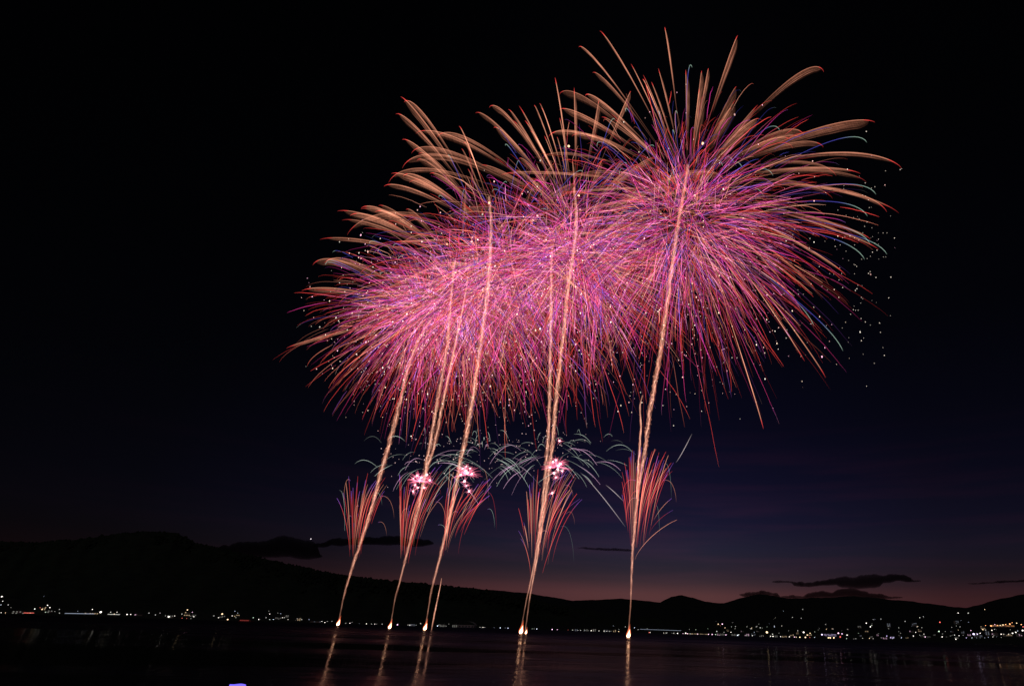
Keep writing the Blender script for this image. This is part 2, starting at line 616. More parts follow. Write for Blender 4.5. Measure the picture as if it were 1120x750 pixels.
def lamp_meshes(kind):
    """a street lamp 9 m tall with a glowing globe, origin at the lamp head so it can be set by its light"""
    if kind not in LAMP_MESH:
        v_, f_ = [], []
        cyl(v_, f_, .22, .14, -9, -1.2)
        cyl(v_, f_, .5, .4, -9.3, -8.9)
        me_p = bpy.data.meshes.new('lamp_post')
        me_p.from_pydata(v_, [], f_)
        me_p.materials.append(M_POLE)
        me_h = bpy.data.meshes.new('lamp_globe')
        me_h.from_pydata([tuple(x) for x in ICO2[0] * np.array([1.5, 1.5, 1.25])], [], [tuple(int(i) for i in x) for x in ICO2[1]])
        me_h.materials.append(LMAT[kind])
        LAMP_MESH[kind] = (me_p, me_h)
    return LAMP_MESH[kind]


def child(name, me, parent, loc=(0, 0, 0)):
    o = bpy.data.objects.new(name, me)
    COL.objects.link(o)
    o.parent = parent
    o.location = loc
    return o


def stretch(u):
    if u < 75: return 'at the far left end of the shore'
    if u < 150: return 'along the bright left promenade'
    if u < 225: return 'below the highest part of the left hill'
    if u < 320: return 'by the red boat on the left shore'
    if u < 420: return 'on the shore behind the leftmost comet fan'
    if u < 475: return 'between the second and third rocket trails'
    if u < 570: return 'by the pale hall behind the rockets'
    if u < 690: return 'between the two right rocket trails'
    if u < 790: return 'just right of the rightmost rocket trail'
    if u < 870: return 'left of the bright violet lakeside resort'
    if u < 935: return 'around the bright violet lakeside resort'
    if u < 1040: return 'right of the bright violet lakeside resort'
    return 'below the orange lit terrace at the right edge'


def street_lamp(u, v, kind, size=1.0, label=None, dark=False):
    p = on_land(u, v)
    hillside = v < (668.5 + .0312 * u) - 9
    t_ = bpy.data.objects.new('street_lamp', None)
    COL.objects.link(t_)
    s = size * mpp(p) / 3.6
    t_.location = tuple(p)
    t_.scale = (s, s, s)
    where = stretch(u)
    lab = label or f"{COLOUR_WORD[kind]} street lamp {'up the slope ' if hillside else ''}{where}"
    t_['label'] = lab
    t_['category'] = 'street lamp'
    t_['group'] = lab if not label else 'single bright lamps of the town'
    mp_, mh = lamp_meshes(kind)
    child('lamp_post', mp_, t_)
    child('lamp_globe', mh, t_)
    return t_


HOUSE_MESH = {}


def house_parts(w, kind, floors):
    key = (w, kind, floors)
    if key in HOUSE_MESH:
        return HOUSE_MESH[key]
    hgt = 3.2 * floors
    dpt = 9
    v_, f_ = [], []
    box(v_, f_, -w / 2, w / 2, 0, dpt, -3, hgt)
    wall = bpy.data.meshes.new('wall'); wall.from_pydata(v_, [], f_); wall.materials.append(M_WALL)
    v_, f_ = [], []
    b_ = len(v_)
    e_ = .7
    v_ += [(-w / 2 - e_, -e_, hgt + .003), (w / 2 + e_, -e_, hgt + .003), (w / 2 + e_, dpt + e_, hgt + .003), (-w / 2 - e_, dpt + e_, hgt + .003),
           (-w / 2 - e_, dpt / 2, hgt + 2.6), (w / 2 + e_, dpt / 2, hgt + 2.6)]
    f_ += [(0, 1, 5, 4), (2, 3, 4, 5), (0, 4, 3), (1, 2, 5), (0, 3, 2, 1)]
    roof = bpy.data.meshes.new('roof'); roof.from_pydata(v_, [], f_); roof.materials.append(M_ROOF)
    wins = []
    nw = max(2, int(w / 5))
    for fl in range(floors):
        for i in range(nw):
            if random.random() < .3:
                continue
            cx = -w / 2 + w * (i + .5) / nw
            wins.append((cx, fl * 3.2 + 1.7))
    win = bpy.data.meshes.new('lit_window')
    v_, f_ = [], []
    box(v_, f_, -1.25, 1.25, -.12, -.02, -.85, .85)
    win.from_pydata(v_, [], f_)
    win.materials.append(WMAT[kind])
    HOUSE_MESH[key] = (wall, roof, win, wins)
    return HOUSE_MESH[key]


def lit_house(u, v, w, kind, floors, label, name='lakeside_house', cat='house', group='lit houses on the far shore', scale=1.0):
    p = on_land(u, v)
    p[2] -= 3.2 * floors * .5 * scale
    wall, roof, win, wins = house_parts(w, kind, floors)
    t_ = bpy.data.objects.new(name, None)
    COL.objects.link(t_)
    t_.location = tuple(p)
    t_.rotation_euler = (0, 0, math.atan2(-p[0], p[1]) * .8)
    t_.scale = (scale,) * 3
    t_['label'] = label; t_['category'] = cat; t_['group'] = group
    child('wall', wall, t_)
    child('roof', roof, t_)
    for (x, z) in wins:
        child('window', win, t_, (x, 0, z))
    return t_


LAMPS = [
    # left end
    (2, 652, 'white', 1.5, 'bright white lamp highest up at the left edge'), (3, 657, 'white', .9), (1, 661, 'cool', .8), (9, 661, 'dim', 1), (18, 669, 'warm', 1.4), (23, 668.5, 'white', 1.5),
    (1, 670, 'white', 1.1), (38, 665.5, 'white', 1.3), (46, 666, 'warm', 1.1), (44, 664, 'red', .9), (52, 661.5, 'white', 1.1), (54.5, 664, 'white', 1.4), (56, 667, 'cool', .9),
    (50, 669, 'green', 1), (65, 666, 'dim', 1), (65, 670, 'dim', 1), (85, 668, 'dimcool', 1), (101, 666, 'white', 1.2), (105, 670, 'warm', 2.0, 'broad warm floodlight at the middle of the left promenade'),
    (110, 669, 'white', 1.9, 'brightest white floodlight on the left promenade'), (121, 669, 'dim', 1.1), (128, 669, 'white', 1.1), (125, 671, 'warm', 1), (139, 671.5, 'white', 1.6, 'white lamp just right of the promenade end'),
    (60, 668, 'dim', .8), (30, 670, 'red', 1), (33, 670, 'warm', .9), (28, 669.6, 'red', .9), (6, 669.7, 'warm', .9), (12, 664, 'dim', .8), (48, 652, 'dimcool', .6),
    (143, 671.5, 'white', 1), (150, 671, 'green', 1.9, 'greenish white floodlight right of the left promenade'), (163, 670, 'dim', 1), (170, 672, 'dim', 1.1), (175, 670, 'dim', .9), (181, 673, 'dim', 1),
    (184.5, 674, 'white', 1.6), (191, 673, 'white', 1), (199, 671, 'dim', 1), (205, 666.5, 'warm', 1.2), (210, 669, 'pink', 1.3), (212, 674, 'white', 1.2), (204, 676, 'red', .9),
    (199, 676, 'red', 1), (187, 672, 'dim', .9), (208, 678, 'dim', .8),
    (234, 673, 'dim', 1), (239, 675, 'white', 1.3), (243, 671, 'warm', 1.6, 'bright warm lamp left of the red boat'), (249, 677, 'warm', 1.7, 'warm lamp at the waterline beside the red boat'), (254, 673, 'white', 1.1), (257, 668, 'dimcool', 1), (260, 670, 'dimcool', 1), (258, 675, 'dim', .9), (277, 675, 'green', 1.1),
    (283, 677, 'white', 1.1), (291, 675, 'dim', 1.2), (295, 671, 'white', .9), (294, 668, 'dim', .8), (295, 677, 'dim', 1), (299, 677, 'cool', .8), (304, 670, 'dim', .9), (307, 670.5, 'dimcool', .9), (309, 675, 'white', 1), (311, 675, 'dim', 1), (314, 672, 'white', 1),
    (315, 677, 'white', 1), (325, 676, 'dim', 1), (330, 677, 'dim', 1), (323, 678, 'dim', .8), (338, 677, 'dimcool', 1), (352, 679, 'white', .9), (354.5, 683, 'white', 1), (358, 679, 'dim', .9), (363, 679, 'dim', .9),
    (382, 684, 'white', 1.1), (378, 682, 'dim', .9), (385, 680, 'dim', .9), (400.5, 683, 'white', 1.1), (406, 684, 'dim', .9), (409.5, 683.5, 'white', .9), (412, 682, 'dim', .8), (418, 682, 'dim', .9), (393, 682, 'dimcool', .7),
    (446, 684, 'dim', 1), (447.5, 687, 'white', 1), (455, 684, 'dim', .8), (460, 681.5, 'white', .9), (478, 687, 'cool', 1.2), (480, 683, 'dim', 1), (487, 682, 'white', .9), (491, 682, 'dim', .8), (496.5, 682.5, 'white', 1), (488, 685.5, 'dim', .9), (483, 686, 'dim', .7),
    (498.5, 692, 'white', .9), (498, 688, 'dimcool', .9), (524, 692, 'dim', 1.1), (528.5, 689, 'white', .9), (527, 690.5, 'white', .8), (530, 688, 'dim', .7), (555, 691.5, 'cool', 1.2), (552, 690, 'dimcool', .8), (540, 689, 'dimcool', .6),
    (587, 688, 'cool', 1.1), (584, 689, 'dim', .8), (581, 696, 'green', .8), (609, 693.5, 'pink', 1.1), (626, 691.5, 'dim', .9), (621, 693, 'red', .7), (632, 690, 'white', 1), (634.5, 694.5, 'dim', 1), (639, 693, 'dimcool', .8), (643, 692, 'white', 1.1), (646, 698.5, 'white', 1.1),
    (655, 691, 'white', .9), (660.5, 694, 'white', .9), (663.5, 692, 'white', 1), (666.5, 694, 'dim', 1), (668, 695, 'dim', .8), (649, 691, 'dim', .8), (676.5, 695, 'warm', 1.1), (671, 684, 'dimcool', .8), (684, 685, 'dim', .9), (677, 688, 'dim', .7), (694, 686, 'cool', .9), (698, 688, 'dim', 1),
    # right of the last rocket
    (710, 696, 'red', 1.3), (711, 697, 'white', .8), (708, 687, 'dim', .8), (725.5, 695, 'white', .8), (729, 697, 'dim', 1.1), (735, 699, 'dim', .8), (737, 698, 'white', .8), (741, 694, 'white', 1.2), (750, 692, 'white', 1.4), (752, 695, 'pink', 1.1), (755, 695.5, 'dim', 1.1),
    (747, 697, 'pink', .9), (750.5, 697.3, 'red', 1), (757, 697.5, 'warm', .9), (763, 697, 'pink', 1), (768, 698, 'warm', 1.5, 'warm lamp at the middle of the pink lit quay'), (771, 698.5, 'warm', 1.2), (775, 697, 'pink', 1.1), (779, 698.5, 'pink', 1.2), (783, 699.5, 'green', 1),
    (773, 693, 'red', .8), (784, 690, 'dim', 1.1), (785.5, 682, 'warm', 1.2, 'left one of two warm lamps close together above the quay'), (790, 682, 'pink', 1.2, 'right one of two warm lamps close together above the quay'), (792, 691, 'dim', 1), (799.5, 691, 'white', 1), (803, 693, 'white', 1.7, 'bright white lamp over the houses right of the quay'), (801, 694, 'warm', 1.1), (807, 698.5, 'cool', 1.5, 'bluish white lamp at the waterline right of the quay'),
    (794, 694, 'pink', 1), (808, 693.5, 'dim', 1.1), (817, 699, 'dim', .9), (821.5, 687, 'white', 1), (817, 685, 'dim', .8), (825, 691, 'dimcool', 1), (823, 695, 'white', .9), (831.5, 686, 'dim', 1.2), (827, 685, 'dim', .8), (835.5, 700, 'white', 1), (838.8, 691, 'warm', 1.9, 'large warm lamp midway along the right town'), (839, 685, 'green', .7), (800, 685, 'dim', .8), (804, 687, 'dim', .7), (788, 684, 'red', .6), (774, 687, 'green', .7), (761, 688, 'green', .7), (754, 688, 'dim', .7),
    (843, 699, 'white', 1), (845, 693, 'dim', 1.1), (845.5, 696, 'white', 1.1), (847, 685, 'dimcool', 1.2), (852, 692, 'dim', .7), (854, 697.5, 'white', 1.1), (860, 696, 'red', .9), (863.5, 697.5, 'white', 1), (869, 697, 'pink', 1), (871, 697.5, 'warm', .9), (875, 698, 'warm', 1.2), (879, 691, 'white', 1.6), (883, 694, 'warm', 1.3), (881, 697, 'warm', 1.4), (886, 692, 'warm', 1.1),
    (886, 700, 'red', .9), (891, 690.5, 'green', .8), (891, 696.5, 'cool', .7), (906, 697, 'warm', 1.3), (926.5, 694, 'white', 1.2), (926, 698, 'green', .8), (939, 692, 'green', .8), (936, 698, 'dim', 1), (943.5, 697.5, 'dim', .9), (934, 699, 'dim', .7), (951, 697.5, 'warm', 1), (955, 698, 'dim', .9), (947.5, 681, 'white', 1.2), (952, 685, 'white', 1.5, 'larger lamp of the small cluster up the slope right of the resort'), (953.5, 683.5, 'dim', 1.1),
    (955, 677, 'dim', .9), (957, 677, 'dimcool', .8), (963.5, 676.5, 'dim', 1.1), (970, 695, 'violet', 1), (974, 697, 'violet', 1), (977, 697, 'cool', 1.1), (972, 687, 'dim', .9), (976, 698, 'violet', .7), (878, 666, 'dim', .9), (857, 668, 'dimcool', .7), (847, 684, 'dim', .8), (964, 697, 'dim', .8), (961, 692, 'dim', .6),
    (985, 692, 'dim', .9), (983, 686, 'dim', .9), (990, 679, 'dim', 1.1), (999, 695, 'white', 1.1), (1001.5, 691, 'white', 1), (1003, 685, 'dim', .9), (1004, 684.5, 'warm', .8), (1006, 675, 'dim', 1.3), (1010, 674, 'dim', .9), (1006, 694, 'dim', .9), (1008.5, 694.5, 'warm', 1), (1010.5, 693, 'white', .9), (1012, 696, 'pink', 1.1), (986, 697, 'cool', .8),
    (1027, 690, 'green', 1.4, 'greenish lamp alone left of the orange terrace'), (1028, 680, 'red', 1.5, 'dull red lamp on the slope left of the orange terrace'), (1030.5, 696, 'white', 1.1), (1034, 690, 'dim', .7), (1041, 685.5, 'dim', .8), (1039.5, 695, 'dim', .8), (1044, 694, 'dim', 1.1), (1045.5, 698.5, 'white', 1.2), (1049, 695, 'white', 1.2), (1050, 685, 'dim', .8), (1046, 684, 'dim', .7), (1048, 670, 'white', 1.2, 'lamp high on the right hillside, left of a pair'), (1059, 670, 'dim', 1.1), (1077, 666, 'warm', 1.0, 'highest lamp on the right hillside under the crest'),
    (1062, 689, 'pink', 1), (1065, 693, 'violet', 1.9, 'brightest violet white floodlight below the orange terrace'), (1069, 693, 'violet', 1.1), (1072, 692, 'white', 1.2), (1075, 688, 'warm', 1.1), (1078, 688.5, 'dim', .9), (1085, 689, 'white', 1.1), (1095, 693, 'white', 1.2), (1098, 693, 'dim', 1), (1103, 693, 'white', 1.1), (1105, 693, 'dim', .8), (1107.5, 692, 'white', 1.5), (1111, 691, 'white', 1.2), (1113, 689.5, 'dimcool', 1), (1118.5, 689, 'white', 1.6, 'bright white lamp at the right edge of the shore'),
    (1057, 697, 'violet', .8), (1063, 697, 'cool', .7), (1068, 697, 'dimcool', .8), (1072, 697, 'dimcool', .8), (1077, 697, 'dimcool', .8), (1081, 696.5, 'dimcool', .8), (1086, 696, 'white', .8), (1090, 696, 'dimcool', .7),
    (1078, 683.5, 'orange', .8), (1084, 684, 'orange', 1.6, 'leftmost big orange lamp of the terrace'), (1088, 682.5, 'pink', .9), (1091, 683.5, 'orange', 1.1), (1094, 683.5, 'warm', 1.2), (1097, 683, 'warm', 1.3), (1100, 682.5, 'orange', 1), (1104.5, 682, 'orange', 1.7, 'biggest orange lamp at the middle of the terrace'), (1112, 681, 'warm', 1.1), (1117, 682.5, 'orange', 1.2), (1119, 685, 'red', 1.1), (1107, 680.5, 'orange', .8),
]
rl = random.Random(9)
for _ in range(46):
    cu = rl.choice([790, 830, 860, 905, 955, 1000, 1045, 1075, 1100])
    u_ = cu + rl.gauss(0, 12)
    if u_ > 1118: continue
    base_v = 668.5 + .0312 * u_
    LAMPS.append((u_, base_v - 5 - abs(rl.gauss(0, 9)), rl.choice(['dim', 'dim', 'dimcool', 'warm', 'dim']), rl.uniform(.5, .95)))
for L_ in LAMPS:
    street_lamp(L_[0], L_[1], L_[2], (L_[3] ** 1.5) * (.92 if L_[0] > 780 else .80) * random.uniform(.75, 1.2), L_[4] if len(L_) > 4 else None)

HOUSES = [
    (20, 669.5, 24, 'dim', 2, 'long house with faint windows at the far left shore'), (53, 668.5, 18, 'dim', 2, 'dark house under the lamps left of the promenade'),
    (100, 670.5, 30, 'warm', 1, 'low lit pavilion on the left promenade'), (186, 674, 16, 'dim', 2, 'small house below the highest part of the left hill'),
    (211, 673, 18, 'dim', 2, 'house under the pinkish lamp on the left shore'), (243, 674, 18, 'dim', 2, 'house just left of the red boat'),
    (304, 676, 20, 'dim', 2, 'house on the shore left of the leftmost rocket trail'), (345, 679.5, 34, 'dimcool', 1, 'long low house at the foot of the leftmost rocket trail'),
    (450, 686, 20, 'dimcool', 2, 'house between the second and third rocket trails'), (484, 685.5, 22, 'dim', 3, 'three storey house left of the pale hall'),
    (641, 693, 22, 'dim', 3, 'house midway between the two right rocket trails'), (663, 693.5, 24, 'dimcool', 3, 'house left of the rightmost rocket trail'),
    (790, 694, 22, 'dim', 3, 'house right of the pink lit quay'), (803, 696, 22, 'dim', 3, 'house under the bright white lamp right of the quay'), (824, 694, 20, 'dimcool', 4, 'tall house left of the large warm lamp'),
    (858, 696, 20, 'warm', 2, 'warm lit house left of the violet resort'), (885, 694, 30, 'warm', 3, 'warm lit hotel against the left side of the violet resort'),
    (953, 696, 18, 'dim', 2, 'house right of the violet resort near the water'), (976, 696.5, 24, 'violet', 2, 'violet lit house right of the resort'),
    (1009, 695, 26, 'dim', 3, 'house with faint windows in the middle of the right town'), (1046, 697, 24, 'dim', 3, 'house left of the brightest violet floodlight'),
    (1070, 695, 30, 'dimcool', 2, 'house at the foot of the brightest violet floodlight'), (1102, 694, 34, 'warm', 2, 'wide house near the right edge below the terrace'),
]
for (u, v, w, k, fl, lab) in HOUSES:
    lit_house(u, v, w, k, fl, lab)

for (u, v) in [(786, 697), (796, 689), (812, 690), (817, 695), (829, 690), (833, 697), (849, 697), (866, 694), (872, 692), (941, 695), (948, 690), (960, 694), (968, 698), (984, 695), (992, 697), (997, 690),
               (1006, 689), (1016, 696), (1022, 694), (1036, 696), (1041, 690), (1053, 691), (1060, 694), (1080, 692), (1088, 693), (1115, 694), (1075, 686), (1046, 680), (1000, 682), (972, 683), (940, 685),
               (728, 694), (738, 696), (649, 695), (672, 692), (629, 694), (497, 686), (327, 677), (313, 674), (259, 673), (205, 671), (151, 672), (48, 665)]:
    k_ = ['dim', 'warm', 'dimcool', 'dim', 'pink'][(int(u) * 7 + int(v)) % 5]
    lb = f"small house with {'warm yellowish' if k_ == 'warm' else 'pinkish' if k_ == 'pink' else 'faint'} lit windows {stretch(u)}"
    lit_house(u, v, [12, 15, 18][int(u) % 3], k_, [1, 2, 3][int(v) % 3], lb, group=lb, scale=random.uniform(.8, 1.4))
lit_house(908, 694.5, 60, 'violet', 4, 'bright violet and white lakeside resort with lit storeys', 'lakeside_resort', 'hotel', 'large lit buildings on the shore', 1.15)
lit_house(1096, 684, 110, 'orange', 2, 'long orange lit terrace building above the right shore', 'terrace_building', 'building', 'large lit buildings on the shore', .8)
lit_house(763, 698, 90, 'warm', 1, 'long low quay building with warm pinkish windows', 'quay_building', 'building', 'large lit buildings on the shore')
for (u, v, k, lab) in [(899, 693.5, 'violet', 'wide violet floodlight on the left wing of the resort'), (903, 693, 'pink', 'pink floodlight on the left wing of the resort'), (910, 693, 'violet', 'violet floodlight over the resort entrance'),
                       (917, 692, 'pink', 'pink floodlight on the right wing of the resort'), (921, 693, 'pink', 'pink lamp at the right end of the resort'), (919, 696, 'red', 'red lamp below the right end of the resort'),
                       (908, 697, 'warm', 'yellow lamp in front of the resort'), (912, 697, 'warm', 'second yellow lamp in front of the resort')]:
    street_lamp(u, v, k, 1.7, lab)

M_STRIP = {k: emit_mat('strip_light_' + k, LIGHTS[k][0], LIGHTS[k][1] * .5) for k in ('dimcool', 'dim', 'red')}
# lakeside promenade lights on the left: a lit railing
def light_strip(u0, u1, v0, v1, kind, thick, name, label, cat):
    p0, p1 = on_land(u0, v0), on_land(u1, v1)
    Yc = (p0[1] + p1[1]) / 2
    p0, p1 = at(u0, v0, Yc), at(u1, v1, Yc)
    t_ = empty(name, (p0 + p1) / 2, label, cat)
    n_ = 24
    pts = np.array([p0 + (p1 - p0) * i / (n_ - 1) for i in range(n_)])
    V_, F_, _ = tube_arrays(pts[None], np.full((1, n_), thick), sides=6)
    link_mesh('light_strip', V_, F_, M_STRIP[kind], t_)
    vv, ff = [], []
    for q in pts[::3]:
        cyl(vv, ff, .25, .25, q[2] - 6, q[2] - thick - .02, 6, q[0], q[1] + .1)
    link_mesh('rail_posts', vv, ff, M_POLE, t_)
    return t_


light_strip(71, 103, 670.3, 670.8, 'dimcool', .6, 'promenade_railing', 'long faint blue white railing of light on the left promenade', 'railing')
light_strip(118, 131, 671.3, 671.6, 'dim', .8, 'promenade_railing', 'short whitish lit railing at the right end of the promenade', 'railing')
light_strip(700, 745, 687.6, 689.2, 'dimcool', .55, 'lit_roof_edge', 'long pale lit roof edge right of the rightmost rocket', 'roof light')
light_strip(548, 562, 687.8, 688.6, 'dimcool', 1.1, 'light_ray_tube', 'bluish ray of light built as a glowing tube between the third and fourth rockets', 'railing')  # a ray of bluish light, built as a glowing tube on added posts
light_strip(26, 37, 669.8, 669.9, 'red', .8, 'promenade_railing', 'dull red lit railing at the far left shore', 'railing')

# bright star-shaped floodlights
for (u, v, k, s_, lab) in [(434, 686.3, 'pink', 2.3, 'glaring pinkish floodlight beside the second rocket launch point'), (603.5, 693, 'pink', 2.0, 'glaring pinkish floodlight right of the fourth rocket launch point'),
                           (547, 687.6, 'cool', 1.7, 'bluish floodlight at the end of the bluish light ray')]:
    fl_ = street_lamp(u, v, k, s_ * .62, lab)
    s0 = 1.0
    for a_ in (0, 45, 90, 135):
        pass

# pale hall on the shore
p = on_land(507, 691)
M_HALL = matte('hall_pale_cladding', (.55, .52, .55), .8)
t_ = empty('lakeside_hall', p, 'large pale curved roof hall on the shore behind the rockets', 'hall')
hv, hf = [], []
nseg = 12
wd, dp, hh = 72, 40, 22
hall_prof = [(math.cos(math.pi * k / nseg), math.sin(math.pi * k / nseg)) for k in range(nseg + 1)]
for y in (0, dp):
    for (cx, cz) in hall_prof:
        hv.append((p[0] + cx * wd / 2, p[1] + y, max(0, p[2] - 10) + 9 + cz * (hh - 9)))
for k in range(nseg):
    hf.append((k, k + 1, nseg + 2 + k, nseg + 1 + k))
link_mesh('roof', hv, hf, M_HALL, t_)
hv, hf = [], []
box(hv, hf, p[0] - wd / 2 + .5, p[0] + wd / 2 - .5, p[1] + .4, p[1] + dp - .4, max(0, p[2] - 10) - 5, max(0, p[2] - 10) + 9)
link_mesh('wall', hv, hf, M_HALL, t_)
for k in range(6):
    hv, hf = [], []
    cx = p[0] - wd / 2 + wd * (k + .5) / 6
    box(hv, hf, cx - 3, cx + 3, p[1] + .1, p[1] + .35, max(0, p[2] - 10) + 1, max(0, p[2] - 10) + 6)
    link_mesh('window', hv, hf, matte('hall_window', (.1, .1, .12), .2), t_)

# red lit boat near the left shore
yb = 1300.0
pb = at(269, 678.5, yb)
pb[2] = 0
t_ = empty('tour_boat', pb, 'low red lit tour boat on the water off the left shore', 'boat')
sc = 1.0
ring = [(-17, 0), (-15, -3), (12, -3), (18, 0), (12, 3), (-15, 3)]
bv, bf = [], []
for z, k in ((-.6, .85), (1.6, 1.0)):
    for (x, y) in ring:
        bv.append((pb[0] + x * k, pb[1] + y * k, z))
for k in range(6):
    bf.append((k, (k + 1) % 6, 6 + (k + 1) % 6, 6 + k))
bf.append(tuple(range(6, 12))); bf.append((5, 4, 3, 2, 1, 0))
link_mesh('hull', bv, bf, matte('boat_hull_paint', (.3, .05, .05), .4), t_)
bv, bf = [], []
box(bv, bf, pb[0] - 12, pb[0] + 8, pb[1] - 2, pb[1] + 2, 1.603, 4.2)
link_mesh('cabin', bv, bf, matte('boat_cabin_paint', (.4, .3, .28), .5), t_)
m_red = emit_mat('boat_red_light', (1, .12, .1), .28)
for k in range(5):
    bv, bf = [], []
    box(bv, bf, pb[0] - 11 + k * 3.8, pb[0] - 8.4 + k * 3.8, pb[1] - 2.1, pb[1] - 2.02, 2.2, 3.6)
    link_mesh('window', bv, bf, m_red, t_)
bv, bf = [], []
box(bv, bf, pb[0] - 13, pb[0] + 10, pb[1] - 2.5, pb[1] + 2.5, 4.205, 4.6)
link_mesh('roof', bv, bf, matte('boat_roof_paint', (.3, .1, .1), .5), t_)

# blue violet light at the bottom edge of the picture: a floating light buoy close by
d_ = ray(260, 748.6)
tt = -(CAMH - .35) / d_[2]
pg = CAMP + d_ * tt
t_ = empty('floating_light', (pg[0], pg[1], 0), 'blue violet glowing light float near the camera at the bottom edge', 'light float')
xs = np.linspace(-1, 1, 9)
pts = np.stack([pg[0] + xs * .62, np.full(9, pg[1]), .33 + .03 * np.sin(xs * 3)], 1)
V, Fs, _ = tube_arrays(pts[None], (.05 + .05 * np.cos(xs * 1.3))[None], sides=8)
link_mesh('glowing_tube', V, Fs, emit_mat('float_blue_violet_glow', (.16, .12, 1.0), 1.6), t_)
V, Fs, _ = tube_arrays((pts - np.array([0, 0, .26]))[None], np.full((1, 9), .16), sides=8)
link_mesh('float_body', V, Fs, matte('float_dark_plastic', (.02, .02, .03), .4), t_)

# ------------------------------------------------------------------ fireworks
RED = np.array((.90, .07, .06)); SALMON = np.array((.95, .36, .22)); MAG = np.array((.88, .05, .40)); PINK = np.array((1.0, .19, .58))
VIO = np.array((.42, .14, .85)); BLUE = np.array((.13, .12, .75)); GREEN = np.array((.42, .62, .50)); WHITE = np.array((.9, .8, .8)); BROWN = np.array((.30, .105, .06))


def keyed(s, keys):
    """colour along a star's burn: keys [(s, colour, level)]"""
    ks = np.array([k[0] for k in keys])
    cs = np.array([np.array(k[1]) * k[2] for k in keys])
    return np.stack([np.interp(s, ks, cs[:, i]) for i in range(3)], -1)


TYPES = [
    (.42, [(0, PINK, .3), (.30, MAG, .75), (.50, (1.0, .17, .30), .85), (.62, RED, .9), (.88, RED, .85), (1, SALMON, .4)]),
    (.22, [(0, PINK, .4), (.3, PINK, .75), (.6, MAG, .9), (.8, MAG, .6), (.9, VIO, .5), (1, WHITE, .25)]),
    (.12, [(0, VIO, .3), (.3, VIO, .85), (.65, BLUE, .5), (.88, BLUE, .35), (.93, GREEN, .5), (1, GREEN, .4)]),
    (.24, [(0, SALMON, .4), (.3, (1.0, .45, .40), .8), (.7, SALMON, .75), (1, RED, .5)]),
]


def star_paths(c, Rm, n, smin, smax, g, wind, N_=12, updown=0.0, up_only=False, r_sp=(.72, 1.03)):
    d = rng.normal(size=(n, 3))
    d /= np.linalg.norm(d, axis=1, keepdims=True)
    rad = Rm * rng.uniform(r_sp[0], r_sp[1], n) * np.where(d[:, 2] > 0, 1 - .33 * d[:, 2], 1 + .15 * -d[:, 2])
    s0 = rng.uniform(smin[0], smin[1], n)
    s1 = rng.uniform(smax[0], smax[1], n)
    s = s0[:, None] + (s1 - s0)[:, None] * np.linspace(0, 1, N_)[None]
    P = c[None, None] + d[:, None] * (rad[:, None] * (1 - (1 - s) ** 1.7))[:, :, None]
    P[:, :, 2] -= g * Rm * s ** 2.3
    P[:, :, 0] += wind * Rm * s ** 2
    # crosswise drift, so that neighbours cross, and a slight tremble of the path
    P += rng.normal(0, 1, (n, 1, 3)) * (.032 * Rm * s[:, :, None] ** 1.3)
    P += np.cumsum(rng.normal(0, .0011 * Rm, P.shape), axis=1)
    return P, s


